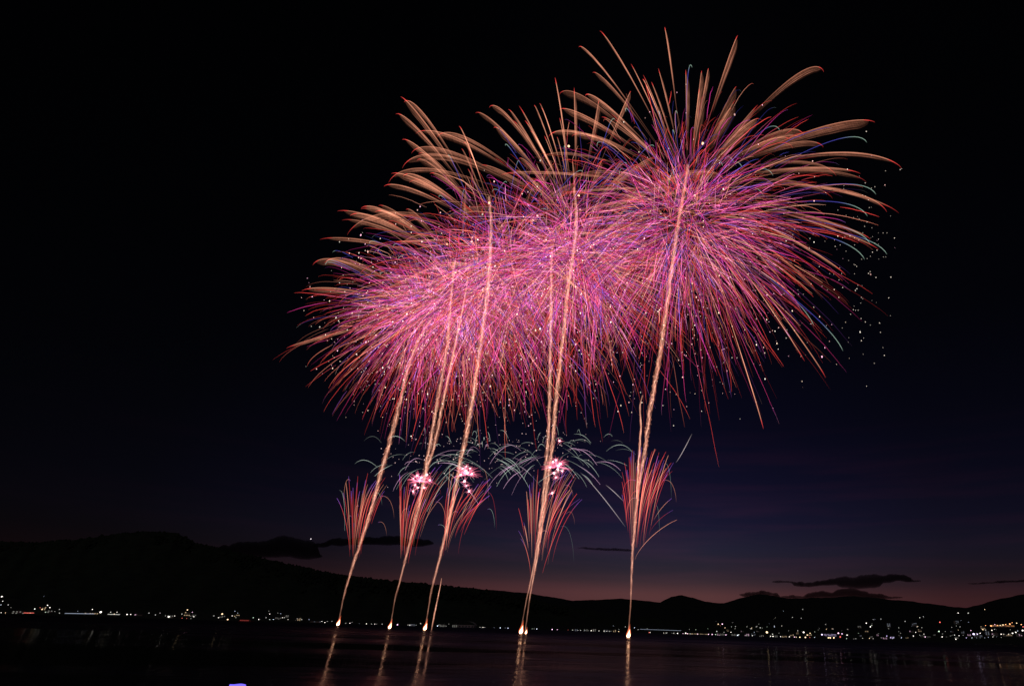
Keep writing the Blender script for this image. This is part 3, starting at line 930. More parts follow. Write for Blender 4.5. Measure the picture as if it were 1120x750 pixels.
def make_ember_tail(parent, c, tip, width, bright, drop, fall=None):
    """comet arc from near the burst's heart to its tip; the embers it sheds hang below it, blown right"""
    N_ = 40
    tip = np.asarray(tip, float)
    g = np.array([0, 0, -1.0]) * drop
    s = np.linspace(.14, 1, N_)
    cv = rng.uniform(1.15, 1.6)
    P = c[None] + ((tip - c) - g)[None] * (1 - (1 - s[:, None]) ** cv) + g[None] * (s ** (cv + .9))[:, None]
    body = s <= .94
    Pb = P[body]
    sb = s[body]
    D = np.array([.33, 0, -.94])
    Wd = width * np.clip((sb - .12) / .55, 0, 1) ** .8 * np.clip((.935 - sb) / .10, .015, 1) ** .5
    T = np.gradient(Pb, axis=0)
    T /= np.linalg.norm(T, axis=1, keepdims=True)
    Yv = np.array([0, 1.0, 0])
    nb = len(Pb)
    # closed flattened shell: ring of 8 round the hanging section
    ring = [(0, 0), (.10, .5), (.38, 1), (.75, .7), (1.0, 0), (.75, -.7), (.38, -1), (.10, -.5)]
    levels = [1.5, 1.15, .62, .25, .02, .25, .62, 1.15]
    V, C, H = [], [], []
    for i in range(nb):
        fade = np.clip((sb[i] - .34) / .28, 0, 1) * np.interp(sb[i], [.70, .94], [1, .30])
        for (q, side), lv in zip(ring, levels):
            V.append(Pb[i] + D * (Wd[i] * q) + Yv * side * (Wd[i] * .13 + .25))
            C.append(BROWN * bright * lv * fade * .30)
            H.append((i * 9.0 + q * 1.2 + tip[0] * .1, q * .6, side * .2))
    V = np.array(V)
    idx = np.arange(nb * 8).reshape(nb, 8)
    a_, b_ = idx[:-1], idx[1:]
    Fs = np.stack([a_, np.roll(a_, -1, 1), np.roll(b_, -1, 1), b_], -1).reshape(-1, 4)
    o = link_mesh('ember_tail', V, Fs, M_TAIL, parent, colors=np.array(C), smooth=True)
    at_ = o.data.attributes.new('hatch', 'FLOAT_VECTOR', 'POINT')
    at_.data.foreach_set('vector', np.array(H, dtype=np.float32).ravel())
    # longer lived sparks draw threads along the tail
    V3, C3 = [], []
    for q in rng.uniform(.06, .85, 5):
        Q = Pb + D[None] * (Wd * q)[:, None] + Yv[None] * rng.uniform(-.1, .1) * Wd[:, None]
        V3.append(Q)
        C3.append(np.array((.70, .27, .17))[None] * (bright * .20 * (1 - .7 * q) * np.clip((sb - .36) / .25, 0, 1) * np.clip((.93 - sb) / .22, 0, 1) * (1 + .4 * np.sin(np.arange(nb) * 1.1 + q * 30)))[:, None])
    V3, F3, CC3 = tube_arrays(np.array(V3), np.full((5, nb), .30 * mpp(c)), np.array(C3))
    tag(link_mesh('ember_threads', V3, F3, M_EMBER, o, colors=CC3), kind='stuff')
    # the burning head's own line along the top
    rad = width * .0 + .36 * mpp(c)
    lev = np.interp(s, [.14, .4, .6, .8, .93, 1], [.02, .16, .5, .6, .75, .15])
    C2 = np.where((s < .9)[:, None], SALMON[None] * .50, RED[None] * .85) * (lev * min(1.4, bright) * (1.0 if width > 6 * mpp(c) else .6))[:, None]
    V2, F2, CC = tube_arrays(P[None], np.full((1, N_), rad) * np.interp(s, [0, .9, 1], [1, 1, .5])[None], C2[None], 4)
    link_mesh('head_line', V2, F2, M_STAR, o, colors=CC)
    return o


BURSTS = [
    # centre px, range, radius px, stars, label, tail tips
    dict(c=(470, 345), Y=760, r=138, n=950, wisps=.9, sc=(464, 342), sr=116, spread=13, label='lowest and leftmost pink shell burst, red rays reaching the left edge of the cloud',
         tips=[(342, 290), (355, 288), (313, 381), (330, 318)], rnd=1),
    dict(c=(502, 298), Y=700, r=160, n=1000, wisps=1.1, sc=(496, 318), sr=132, spread=17, label='second pink shell burst from the left with drooping brown comet arcs',
         tips=[(374, 241), (369, 231), (383, 236), (350, 262), (395, 228), (410, 232)], rnd=4),
    dict(c=(545, 262), Y=650, r=182, n=1050, wisps=1.5, sc=(545, 300), sr=150, spread=22, label='middle pink shell burst with pale comet streaks leaning up and left',
         tips=[(438, 106), (442, 112), (433, 125), (440, 153), (502, 138), (507, 157), (441, 193), (428, 190), (420, 204), (470, 190)], rnd=10),
    dict(c=(630, 245), Y=590, r=188, n=1100, wisps=1.5, sc=(630, 280), sr=152, spread=24, label='fourth pink shell burst from the left, above the twin rocket trails',
         tips=[(455, 146), (450, 168), (440, 184), (425, 200), (478, 150), (535, 118), (520, 124), (561, 132), (574, 132), (612, 129), (607, 85), (556, 120), (592, 118), (540, 140), (655, 110), (628, 96), (690, 100), (585, 150)], rnd=14),
    dict(c=(752, 208), Y=540, r=226, n=1500, wisps=.9, sc=(751, 240), sr=173, spread=26, label='largest and highest pink shell burst at right with long brown comet arcs',
         tips=[(656, 34), (633, 52), (648, 80), (727, 30), (807, 39), (901, 79), (957, 134), (986, 184), (983, 233), (970, 232), (952, 262), (941, 190),
               (879, 148), (800, 119), (765, 97), (703, 87), (903, 413), (835, 469), (925, 301), (961, 273), (690, 70), (640, 105), (775, 75), (830, 130), (612, 120), (880, 395), (600, 150), (720, 75)], rnd=16),
]


ENV = np.array([(320, 360), (332, 285), (370, 235), (420, 195), (440, 115), (455, 138), (520, 114), (600, 92), (640, 62), (660, 38), (730, 32), (800, 42), (850, 78), (900, 84), (955, 132), (985, 185), (990, 300)], float)


def projected_len(P):
    d = (P - CAMP) @ R3          # into camera axes
    uv = d[..., :2] / -d[..., 2:3]
    return np.linalg.norm(np.diff(uv, axis=1), axis=2).sum(1)


def pixel_of(P):
    d = (np.asarray(P) - CAMP) @ R3
    return PPX + F * d[..., 0] / -d[..., 2], PPY - F * d[..., 1] / -d[..., 2]


for B in BURSTS:
    c = at(*B['c'], B['Y'])
    m_ = mpp(c)
    Rm = B['r'] * m_
    root = empty('firework_burst', c, B['label'], 'firework', 'five big shell bursts')
    # star trails: each shell is a salvo, so its stars leave from several hearts close together
    n = B['n']
    big = B['r'] > 200
    cs = at(*B['sc'], B['Y'])
    Rs = B['sr'] * m_
    hearts = cs[None] + np.clip(rng.normal(0, 1, (16, 3)), -1.6, 1.6) * B['spread'] * .80 * m_ * np.array([1, 1, .8])
    kinds = rng.choice(len(TYPES), n, p=[x[0] for x in TYPES])
    P, s = star_paths(np.zeros(3), Rs, n, (.30, .62), (.72, 1.0), .20, .04, r_sp=(.50, 1.04))
    P = P + hearts[rng.integers(0, 16, n)][:, None]
    C = np.zeros(P.shape)
    for k, (_, keys) in enumerate(TYPES):
        sel = kinds == k
        C[sel] = keyed(s[sel], keys)
    C *= (.22 + 1.35 * rng.uniform(0, 1, n) ** 2.0)[:, None, None]
    low = np.clip((cs[2] - P[:, -1, 2]) / Rs, 0, 1)[:, None, None]
    C = C * (1 - .45 * low) + (C.sum(-1, keepdims=True) * .6 * RED) * .45 * low
    rad = m_ * (.12 + .20 * rng.random(n) ** 1.8)[:, None] * np.interp(np.linspace(0, 1, P.shape[1]), [0, .2, .8, 1], [.3, 1, .8, .25])[None]
    order = np.argsort(-projected_len(P) * C.mean((1, 2)))
    for i in order[:100]:
        V, Fs, CC = tube_arrays(P[i:i + 1], rad[i:i + 1], C[i:i + 1])
        link_mesh('star_trail', V, Fs, M_RAY, root, colors=CC)
    rest = order[100:]
    V, Fs, CC = tube_arrays(P[rest], rad[rest], C[rest])
    tag(link_mesh('star_trails', V, Fs, M_RAY, root, colors=CC), kind='stuff')
    # short magenta and violet wisps that fill the heart
    n2 = int(n * B['wisps'])
    P, s = star_paths(np.zeros(3), Rs * .95, n2, (.05, .62), (.25, .75), .14, .04, N_=7, r_sp=(.5, .95))
    P = P + hearts[rng.integers(0, 16, n2)][:, None]
    ln = (s[:, -1] - s[:, 0]) > .06
    P, s = P[ln], s[ln]
    n2 = len(P)
    pal = np.array([MAG, PINK, VIO, RED, SALMON, BLUE])
    C = pal[rng.choice(6, n2, p=[.26, .22, .07, .25, .18, .02])][:, None] * (.2 + 1.3 * rng.uniform(0, 1, n2) ** 2)[:, None, None] * np.ones((1, 7, 1))
    rad = m_ * rng.uniform(.12, .27, n2)[:, None] * np.array([.3, .9, 1, 1, 1, .9, .3])[None]
    V, Fs, CC = tube_arrays(P, rad, C)
    tag(link_mesh('heart_wisps', V, Fs, M_RAY, root, colors=CC), kind='stuff')
    # the hottest stars, nearly white pink, glowing through the others
    n3 = int(n * (.40 if big else .62))
    P, s = star_paths(np.zeros(3), Rs * .9, n3, (.08, .5), (.3, .75), .16, .04, N_=9, r_sp=(.45, .9))
    P = P + hearts[rng.integers(0, 16, n3)][:, None]
    pal = np.array([(1, .17, .46), (1, .36, .66), (1, .27, .20), (.55, .22, 1.0), (1, .5, .34)])
    C = pal[rng.choice(5, n3, p=[.32, .20, .26, .08, .14])][:, None] * (.10 + .75 * rng.random(n3) ** 2)[:, None, None] * np.ones((1, 9, 1))
    rad = m_ * rng.uniform(.13, .26, n3)[:, None] * np.array([.3, .7, .9, 1, 1, 1, .9, .7, .3])[None]
    V, Fs, CC = tube_arrays(P, rad, C)
    tag(link_mesh('hot_streaks', V, Fs, M_STAR, root, colors=CC), kind='stuff')
    # ember tails
    tips = [at(u, v, B['Y'] + rng.uniform(-.45, .45) * Rm) for (u, v) in B['tips']]
    made = 0
    while made < int(B['rnd'] * 1.7):
        th = rng.uniform(-1.65, 1.65) if made % 4 else rng.uniform(-2.8, 2.8)
        rp = rng.uniform(.45, .92) * B['r']
        tu, tv = B['c'][0] + rp * math.sin(th), B['c'][1] - rp * math.cos(th) * .82
        if tv < np.interp(tu, ENV[:, 0], ENV[:, 1]) + 12:
            continue
        tips.append(at(tu, tv, B['Y'] + rng.uniform(-.8, .1) * Rm))
        made += 1
    for j, tp in enumerate(tips):
        upness = (tp[2] - c[2]) / Rm
        side = abs(tp[0] - c[0]) / Rm
        drop = Rm * (.03 + .36 * min(1, side) ** 1.3) * rng.uniform(.7, 1.25) * (1.0 if upness > -.2 else .4)
        wd_ = m_ * rng.uniform(9, 16.5) * float(np.interp(upness, [-.35, .1, .3], [.28, .6, 1.0]))
        br = rng.uniform(.7, 1.2) * (1.0 if j < len(B['tips']) else .62)
        make_ember_tail(root, c, tp, wd_, br, drop)
    # crackling sparks in the lower and outer part
    ns = 480 if not big else 520
    d = rng.normal(size=(ns, 3)); d /= np.linalg.norm(d, axis=1, keepdims=True)
    flip = rng.random(ns) < (.25 if not big else .12)
    d[:, 2] = np.where(flip, np.abs(d[:, 2]) * .35, -np.abs(d[:, 2]))
    rr = rng.uniform(.35, 1.02 if not big else 1.12, ns)
    Q = cs + d * (rr * Rs)[:, None]
    Q[:, 2] -= .16 * Rs
    Q[:, 0] += (.06 if big else .0) * Rs * rr
    palS = np.array([(1, .75, .55), (1, .55, .5), (1, .9, .75), (1, .5, .7)])
    CS = palS[rng.choice(4, ns)] * (.12 + .95 * rng.random(ns) ** 1.6)[:, None]
    szs = m_ * (.24 + .36 * rng.random(ns) ** 2.5)
    V, Fs, CC = balls(Q, np.stack([szs, szs, szs * rng.uniform(.8, 2.2, ns)], 1), CS)
    tag(link_mesh('crackle_sparks', V, Fs, M_STAR, root, colors=CC), kind='stuff')
    # a few white-green tipped streaks standing out of the cloud
    ng = 24 if big else 10
    for k in range(ng):
        th = rng.uniform(-1.0, 2.1) if big else rng.uniform(-1.3, 1.3)
        phi = rng.uniform(-.45, .45)
        dr = np.array([math.sin(th) * math.cos(phi), math.sin(phi), math.cos(th) * math.cos(phi)])
        s = np.linspace(.35, 1, 16)
        rr = Rs * rng.uniform(.92, 1.15)
        Pp = cs + dr * (rr * (1 - (1 - s) ** 1.8))[:, None]
        Pp[:, 2] -= (.16 if big else .12) * Rm * s ** 2.6
        Pp[:, 0] += .04 * Rm * s ** 2
        Cc = keyed(s, [(.3, VIO, .05), (.5, BLUE, .22), (.70, BLUE, .25), (.82, GREEN, .26), (.95, GREEN, .38), (1, GREEN, .05)])
        V, Fs, CC = tube_arrays(Pp[None], (m_ * np.interp(s, [.3, .8, 1], [.2, .34, .22]))[None], Cc[None], 4)
        link_mesh('pale_tipped_trail', V, Fs, M_STAR, root, colors=CC)

# drifting sparks blown clear of the right burst
Q, CS, Rr = [], [], []
for k in range(95):
    u, v = rng.normal(945, 22), rng.normal(285, 48)
    if u > 990: continue
    Q.append(at(u, v, 540 + rng.uniform(-60, 60)))
    CS.append(np.array((1, .85, .7)) * rng.uniform(.12, .7))
    Rr.append(.42 * rng.uniform(.7, 1.3))
V, Fs, CC = balls(Q, Rr, CS)
tag(link_mesh('drifting_sparks', V, Fs, M_STAR, colors=CC), 'loose cream sparks drifting off the right side of the largest burst', 'sparks', kind='stuff')


# ---- rising rocket tails
def spline(pts, n):
    pts = np.array(pts, float)
    d = np.r_[0, np.cumsum(np.linalg.norm(np.diff(pts, axis=0), axis=1))]
    x = np.linspace(0, d[-1], n)
    k = len(pts)
    # Catmull-Rom through the points
    o_ = []
    for xi in x:
        i = min(max(np.searchsorted(d, xi) - 1, 0), k - 2)
        t__ = (xi - d[i]) / (d[i + 1] - d[i])
        p0, p1, p2, p3 = pts[max(i - 1, 0)], pts[i], pts[i + 1], pts[min(i + 2, k - 1)]
        o_.append(.5 * ((2 * p1) + (-p0 + p2) * t__ + (2 * p0 - 5 * p1 + 4 * p2 - p3) * t__ ** 2 + (-p0 + 3 * p1 - 3 * p2 + p3) * t__ ** 3))
    return np.array(o_)


TRAILS = [
    ('leftmost rocket trail, thin at the water and thick above its comet fan', 780, [(370, 682), (376, 652), (384, 624), (404, 563), (417, 515), (427, 480), (438, 437), (447, 400), (458, 372), (472, 348)], 3.0, 1.0),
    ('second rocket trail, passing left of the pink star cluster', 720, [(427, 685.5), (432, 655), (440, 625), (458, 552), (465, 515), (470, 487), (480, 430), (489, 378), (493, 330), (497, 285)], 2.8, .85),
    ('slim rocket trail twisting beside the second one', 715, [(459, 548), (468, 510), (475, 487), (485, 437), (495, 390), (508, 327), (512, 300)], 2.2, .75),
    ('third rocket trail, broad and bright through the middle burst', 660, [(465, 687.5), (472, 645), (481, 610), (496, 545), (503, 508), (511, 470), (518, 429), (527, 365), (534, 308), (537, 250), (535, 215)], 3.4, 1.15),
    ('short magenta rocket trail low beside the third one', 665, [(471.5, 690), (475, 672), (480, 648), (483, 632)], 1.0, .8),
    ('left strand of the twin rocket trails under the fourth burst', 600, [(569, 692), (576, 655), (585, 612), (594, 545), (599, 487), (601, 440), (602, 390), (603, 300), (604, 270)], 2.6, .9),
    ('right strand of the twin rocket trails under the fourth burst', 590, [(574, 693.5), (580, 650), (588, 606), (596, 550), (604, 487), (608, 440), (613, 394), (621, 320), (630, 250), (628, 205)], 3.2, 1.1),
    ('rightmost rocket trail rising into the largest burst', 545, [(687, 695), (690, 655), (692, 602), (698, 537), (705, 495), (710, 455), (719, 404), (730, 330), (741, 250), (748, 210), (753, 180)], 3.2, 1.15),
    ('short side strand of the rightmost rocket trail above its fan', 550, [(696, 545), (699, 500), (701, 465), (700, 445), (703, 432)], 1.8, .9),
]
for (label, Y, px, wpx, br) in TRAILS:
    base = at(px[0][0], px[0][1], Y)
    N_ = 110 if len(px) > 5 else 40
    sp = spline(px, N_)
    full_ = px[-1][1] < 400
    path = np.array([at(u, v, Y - (200 * min(1, max(0, (560 - v) / 240)) ** 1.3 if full_ else 0)) for (u, v) in sp])
    m_ = np.array([mpp(q) for q in path])
    f = np.linspace(0, 1, N_)
    full = len(px) > 6 and px[0][1] > 600
    root = empty('rocket_trail', (base[0], base[1], max(base[2], 0)), label, 'rocket trail', 'rising rocket trails')
    width = .86 * wpx * (np.interp(f, [0, .07, .2, .45, .8, 1], [.22, .30, .60, 1.0, 1.0, .6]) if full else np.interp(f, [0, .3, 1], [.4, 1, .5]))
    level = br * (np.interp(f, [0, .05, .15, .5, .8, 1], [.25, .16, .45, .85, .7, .3]) if full else np.interp(f, [0, .3, .8, 1], [.4, .9, .8, .3]))
    T = np.gradient(path, axis=0); T /= np.linalg.norm(T, axis=1, keepdims=True)
    A = np.cross(T, [0, 1, 0]); A /= np.linalg.norm(A, axis=1, keepdims=True)
    Bv = np.cross(T, A)
    Pn, Rn, Cn = [], [], []
    ns = 34
    arc = np.r_[0, np.cumsum(np.linalg.norm(np.diff(sp, axis=0), axis=1))]
    for k in range(ns):
        ph0 = rng.uniform(0, 6.28)
        rr = rng.uniform(.1, 1) ** .7
        tw = rng.choice([-1, 1]) * rng.uniform(.10, .30)
        ph = ph0 + arc * tw + 1.2 * np.sin(arc * .11 + ph0)
        wob = .25 * np.sin(arc * .5 + ph0 * 3) + .15 * np.sin(arc * 1.3 + ph0 * 5)
        off = (width * m_ * rr)[:, None] * (A * np.cos(ph)[:, None] + Bv * np.sin(ph)[:, None]) * (1 + wob)[:, None]
        # embers sag and drift a little to the right
        Pn.append(path + off)
        vis = np.clip(.55 + .6 * np.sin(arc * rng.uniform(.2, .6) + rng.uniform(0, 6)) + .3 * np.sin(arc * 1.7 + ph0), .05, 1.2)
        Rn.append(m_ * (.22 + .18 * rng.random()) * np.clip(width, .5, 1.6))
        hot = np.clip(1 - rr, 0, 1)
        c0 = np.array((.55, .17, .10)) * (1 - hot) + np.array((.95, .50, .34)) * hot
        Cn.append(c0[None] * (vis ** 2 * level * .105)[:, None])
    V, Fs, CC = tube_arrays(np.array(Pn), np.array(Rn), np.array(Cn))
    tag(link_mesh('ember_strands', V, Fs, M_EMBER, root, colors=CC), kind='stuff')
    # bright head line
    wob = np.stack([np.sin(arc * .21) * .5 + np.sin(arc * .57 + 1) * .3] * 3, -1) * A * (m_ * width * .6)[:, None]
    V, Fs, CC = tube_arrays((path + wob)[None], (m_ * .42 * np.clip(width, .5, 1.4))[None], (np.array((1.0, .55, .38))[None] * (level * (.10 + .22 * np.clip(np.sin(arc * .35 + Y) + .4 * np.sin(arc * 1.1), 0, 1)))[:, None])[None], 4)
    link_mesh('core_line', V, Fs, M_EMBER, root, colors=CC)
    # clotted puffs of glowing sparks along the tail
    npf = int(N_ * 2.2)
    ii = rng.integers(3, N_ - 2, npf)
    Q = path[ii] + A[ii] * (rng.normal(0, .45, npf) * width[ii] * m_[ii])[:, None]
    V, Fs, CC = balls(Q, m_[ii] * rng.uniform(.35, .9, npf) * np.clip(width[ii] / 2, .4, 1.3), np.array((.8, .36, .24))[None] * (level[ii] * rng.uniform(.02, .20, npf))[:, None])
    tag(link_mesh('spark_clots', V, Fs, M_EMBER, root, colors=CC), kind='stuff')

# ---- launch flames at the water
FLAMES = [(369.5, 681, 780, 1.0, 'launch flame on the water at the foot of the leftmost rocket trail'), (426, 684.5, 720, 1.0, 'launch flame beside the glaring pinkish floodlight'),
          (464.5, 686, 660, 1.15, 'launch flame at the foot of the third rocket trail'), (569.5, 690.5, 600, 1.35, 'larger launch flame at the foot of the twin rocket trails'),
          (575, 693.5, 590, .7, 'small launch flame just right of the larger one under the twin trails'), (687.3, 693.5, 545, 1.35, 'launch flame at the foot of the rightmost rocket trail')]
for (u, v, Y, s_, label) in FLAMES:
    p = at(u, v, Y)
    m_ = mpp(p)
    p0 = at(u - .3, v + 2.4 * s_, Y); p0[2] = max(p0[2], .3)
    root = empty('launch_flame', (p0[0], p0[1], 0), label, 'flame', 'launch flames on the water')
    hgt = 9.5 * s_ * m_
    prof = [(0, .55), (.10, 1.0), (.24, 1.1), (.42, .78), (.62, .42), (.82, .2), (1, .03)]
    for nm, kr, kh, colr, lev in (('flame_mantle', 1.7, 1.05, (1.0, .16, .06), .6), ('flame_core', 1.25, .62, (1.0, .62, .36), 5.0)):
        V, Fs, Cc = [], [], []
        ns = 12
        for i, (z, r) in enumerate(prof):
            for k in range(ns):
                a_ = 2 * math.pi * k / ns
                V.append((p0[0] + r * kr * s_ * m_ * math.cos(a_) + .12 * z * hgt, p0[1] + r * kr * s_ * m_ * math.sin(a_), p0[2] + z * hgt * kh + (0 if nm == 'flame_mantle' else .02)))
                Cc.append(np.array(colr) * lev * (1 - z * .75))
        for i in range(len(prof) - 1):
            for k in range(ns):
                Fs.append((i * ns + k, i * ns + (k + 1) % ns, (i + 1) * ns + (k + 1) % ns, (i + 1) * ns + k))
        Fs.append(tuple(range(ns))[::-1])
        link_mesh(nm, V, Fs, M_FLAME, root, colors=np.array(Cc), smooth=True)

# ---- low comet fans (mines)
FANS = [
    ('leftmost low comet fan, narrow with violet tips', 775, (386, 618), [(372, 536), (379, 524), (386, 530), (393, 520), (399, 526), (404, 520), (410, 527), (414, 523), (420, 527), (427, 524), (424, 532), (408, 536), (397, 534), (390, 545), (416, 534), (391, 560), (403, 545)]),
    ('second low comet fan around the left pink star cluster', 715, (439, 622), [(438, 519), (447, 522), (437, 545), (453, 528), (460, 535), (468, 527), (474, 520), (480, 513), (484, 516), (489, 512), (493, 519), (478, 530), (471, 540), (463, 530), (445, 535), (442, 560), (484, 530), (488, 540), (455, 545), (449, 550)]),
    ('third low comet fan sweeping right beside the third rocket', 655, (484, 612), [(494, 512), (500, 520), (490, 530), (512, 532), (520, 535), (527, 532), (533, 528), (539, 531), (543, 523), (530, 541), (520, 550), (510, 545), (505, 530), (524, 560), (514, 558), (541, 540), (497, 545), (536, 545)]),
    ('fourth low comet fan around the right pink star cluster', 590, (583, 632), [(565, 552), (576, 537), (580, 530), (588, 512), (583, 520), (592, 528), (612, 520), (618, 512), (622, 505), (627, 510), (632, 512), (635, 517), (628, 535), (620, 545), (613, 540), (605, 535), (636, 540), (642, 548), (630, 528), (622, 528), (600, 545), (617, 560), (572, 568), (566, 580)]),
    ('rightmost low comet fan, widest, with violet and salmon rays', 545, (692, 612), [(679, 519), (683, 505), (688, 495), (692, 488), (695, 492), (701, 488), (686, 512), (708, 500), (714, 494), (719, 488), (726, 492), (731, 493), (734, 493), (739, 506), (741, 509), (725, 500), (718, 502), (710, 510), (733, 512), (722, 520), (715, 515), (737, 550), (743, 568), (739, 557), (706, 515), (680, 535), (697, 505)]),
]
for (label, Y, bpx, tips) in FANS:
    base = at(*bpx, Y)
    root = empty('comet_fan', base, label, 'firework', 'low comet fans over the water')
    m_ = mpp(base)
    for (tu, tv) in tips:
        for rep in range(2):
            u1, v1 = bpx[0] + (tu - bpx[0]) * .90 + rng.normal(0, 1.1 + 1.2 * rep), tv + rng.normal(0, 2.5) + rep * 7
            start = rng.uniform(.05, .60)
            if abs(v1 - bpx[1]) < 45: start = .0
            if v1 > 548 and abs(u1 - bpx[0]) > 14 and rep: continue
            s = np.linspace(start, 1, 12)
            # rays open like a goblet: steep first, bending outward at the tip
            lean = (u1 - bpx[0])
            wid = rng.uniform(.05, .40)
            uu_ = bpx[0] + lean * (wid + (1 - wid) * s ** rng.uniform(1.1, 2.2))
            vv_ = bpx[1] + (v1 - bpx[1]) * (1.12 * s - .12 * s ** 4)
            dY = rng.uniform(-25, 25)
            Pp = np.array([at(a_, b_, Y + dY * q) for a_, b_, q in zip(uu_, vv_, s)])
            f = (s - start) / (1 - start)
            warm = SALMON if rng.random() < .5 else RED
            if rng.random() < .5:
                Cc = keyed(f, [(0, warm, .08), (.3, warm, .5), (.78, warm, .6), (.9, VIO, .55), (1, VIO, .4)])
            else:
                Cc = keyed(f, [(0, warm, .12), (.35, warm, .5), (.85, warm, .6), (1, warm, .45)])
            Cc = Cc * rng.uniform(.35, 1.0)
            V, Fs, CC = tube_arrays(Pp[None], (m_ * np.interp(f, [0, .5, 1], [.2, .34, .2]) * rng.uniform(.55, 1.25))[None], Cc[None] * .8, 4)
            link_mesh('comet_ray', V, Fs, M_STAR, root, colors=CC)
    lean0 = np.mean([q[0] for q in tips]) - bpx[0]
    for k in range(6):
        sd = 1 if k % 2 else -1
        u0 = bpx[0] + lean0 + sd * rng.uniform(4, 20)
        v0 = bpx[1] - rng.uniform(45, 110)
        s = np.linspace(0, 1, 14)
        dx, up_, dn = sd * rng.uniform(3, 15), rng.uniform(2, 7), rng.uniform(14, 46)
        uu_ = u0 + dx * (1 - (1 - s) ** 1.8)
        vv_ = v0 - up_ * np.sin(np.minimum(s * 3, 1.5708) ) + dn * s ** 1.7
        Pp = np.array([at(a_, b_, Y + sd * 20) for a_, b_ in zip(uu_, vv_)])
        warm = [SALMON, RED, GREEN][rng.integers(0, 3)]
        Cc = keyed(s, [(0, VIO, .25), (.25, warm, .45), (.7, warm, .35), (1, warm, .02)]) * rng.uniform(.25, .75)
        V, Fs, CC = tube_arrays(Pp[None], np.full((1, 14), m_ * rng.uniform(.14, .26)), Cc[None], 4)
        link_mesh('falling_ray', V, Fs, M_STAR, root, colors=CC)

# ---- pink star clusters (strobes)
CLUSTERS = [
    ('left cluster of glowing pink stars beside the second rocket', 715, [(452, 523), (456, 520), (461, 522), (454, 530), (457, 533), (464, 533), (452, 537), (470, 525), (467, 519), (459, 526)]),
    ('middle cluster of glowing pink stars beside the third rocket', 655, [(506, 512), (509.5, 514.5), (511, 517), (514, 512), (510, 510), (508, 526), (510, 531), (513, 537), (504, 519), (516, 518)]),
    ('right cluster of glowing pink stars beside the twin rocket trails', 590, [(605, 505), (608, 503), (613, 507), (610, 513), (606, 517), (612, 482), (604, 539), (615, 515), (608, 522), (611, 509), (602, 511)]),
]
for (label, Y, pts) in CLUSTERS:
    cc = at(*pts[0], Y)
    root = empty('pink_star_cluster', cc, label, 'firework', 'pink star clusters')
    m_ = mpp(cc)
    for j, (u, v) in enumerate(pts):
        q = at(u, v, Y)
        V, Fs, CC = balls([q], [m_ * rng.uniform(.35, 1.05)], [np.array((2.8, 1.9, 2.1))], ico=ICO2)
        st = link_mesh('strobe_star', V, Fs, M_STAR, root, colors=CC)
        # spiky short flares
        nr = 22
        d = rng.normal(size=(nr, 3)); d /= np.linalg.norm(d, axis=1, keepdims=True)
        ll = m_ * rng.uniform(2.0, 6.5, nr)
        s = np.linspace(.2, 1, 5)
        Pp = q + d[:, None] * (ll[:, None] * s[None])[:, :, None]
        lev = np.interp(s, [.2, 1], [.55, .0])
        Cc = np.broadcast_to(np.array((.85, .22, .30))[None, None] * lev[None, :, None], Pp.shape)
        V, Fs, CC = tube_arrays(Pp, np.full((nr, 5), m_ * .3), Cc)
        link_mesh('flare', V, Fs, M_STAR, st, colors=CC)
    # red feathery rays round the cluster
    u0, v0 = np.mean([x[0] for x in pts]), np.mean([x[1] for x in pts])
    for k in range(40):
        an = rng.uniform(-1.5, 1.5)
        ln = rng.uniform(8, 19)
        s = np.linspace(.1, 1, 8)
        uu_ = u0 + ln * math.sin(an) * s
        vv_ = v0 - ln * math.cos(an) * s + 5 * s ** 2
        dY = rng.uniform(-15, 15)
        Pp = np.array([at(a_, b_, Y + dY) for a_, b_ in zip(uu_, vv_)])
        lv = rng.uniform(.2, .7)
        V, Fs, CC = tube_arrays(Pp[None], np.full((1, 8), m_ * .4), (np.array((.8, .14, .24))[None] * np.interp(s, [0, .5, 1], [.8, 1, .2])[:, None] * lv)[None])
        link_mesh('red_ray', V, Fs, M_STAR, root, colors=CC)

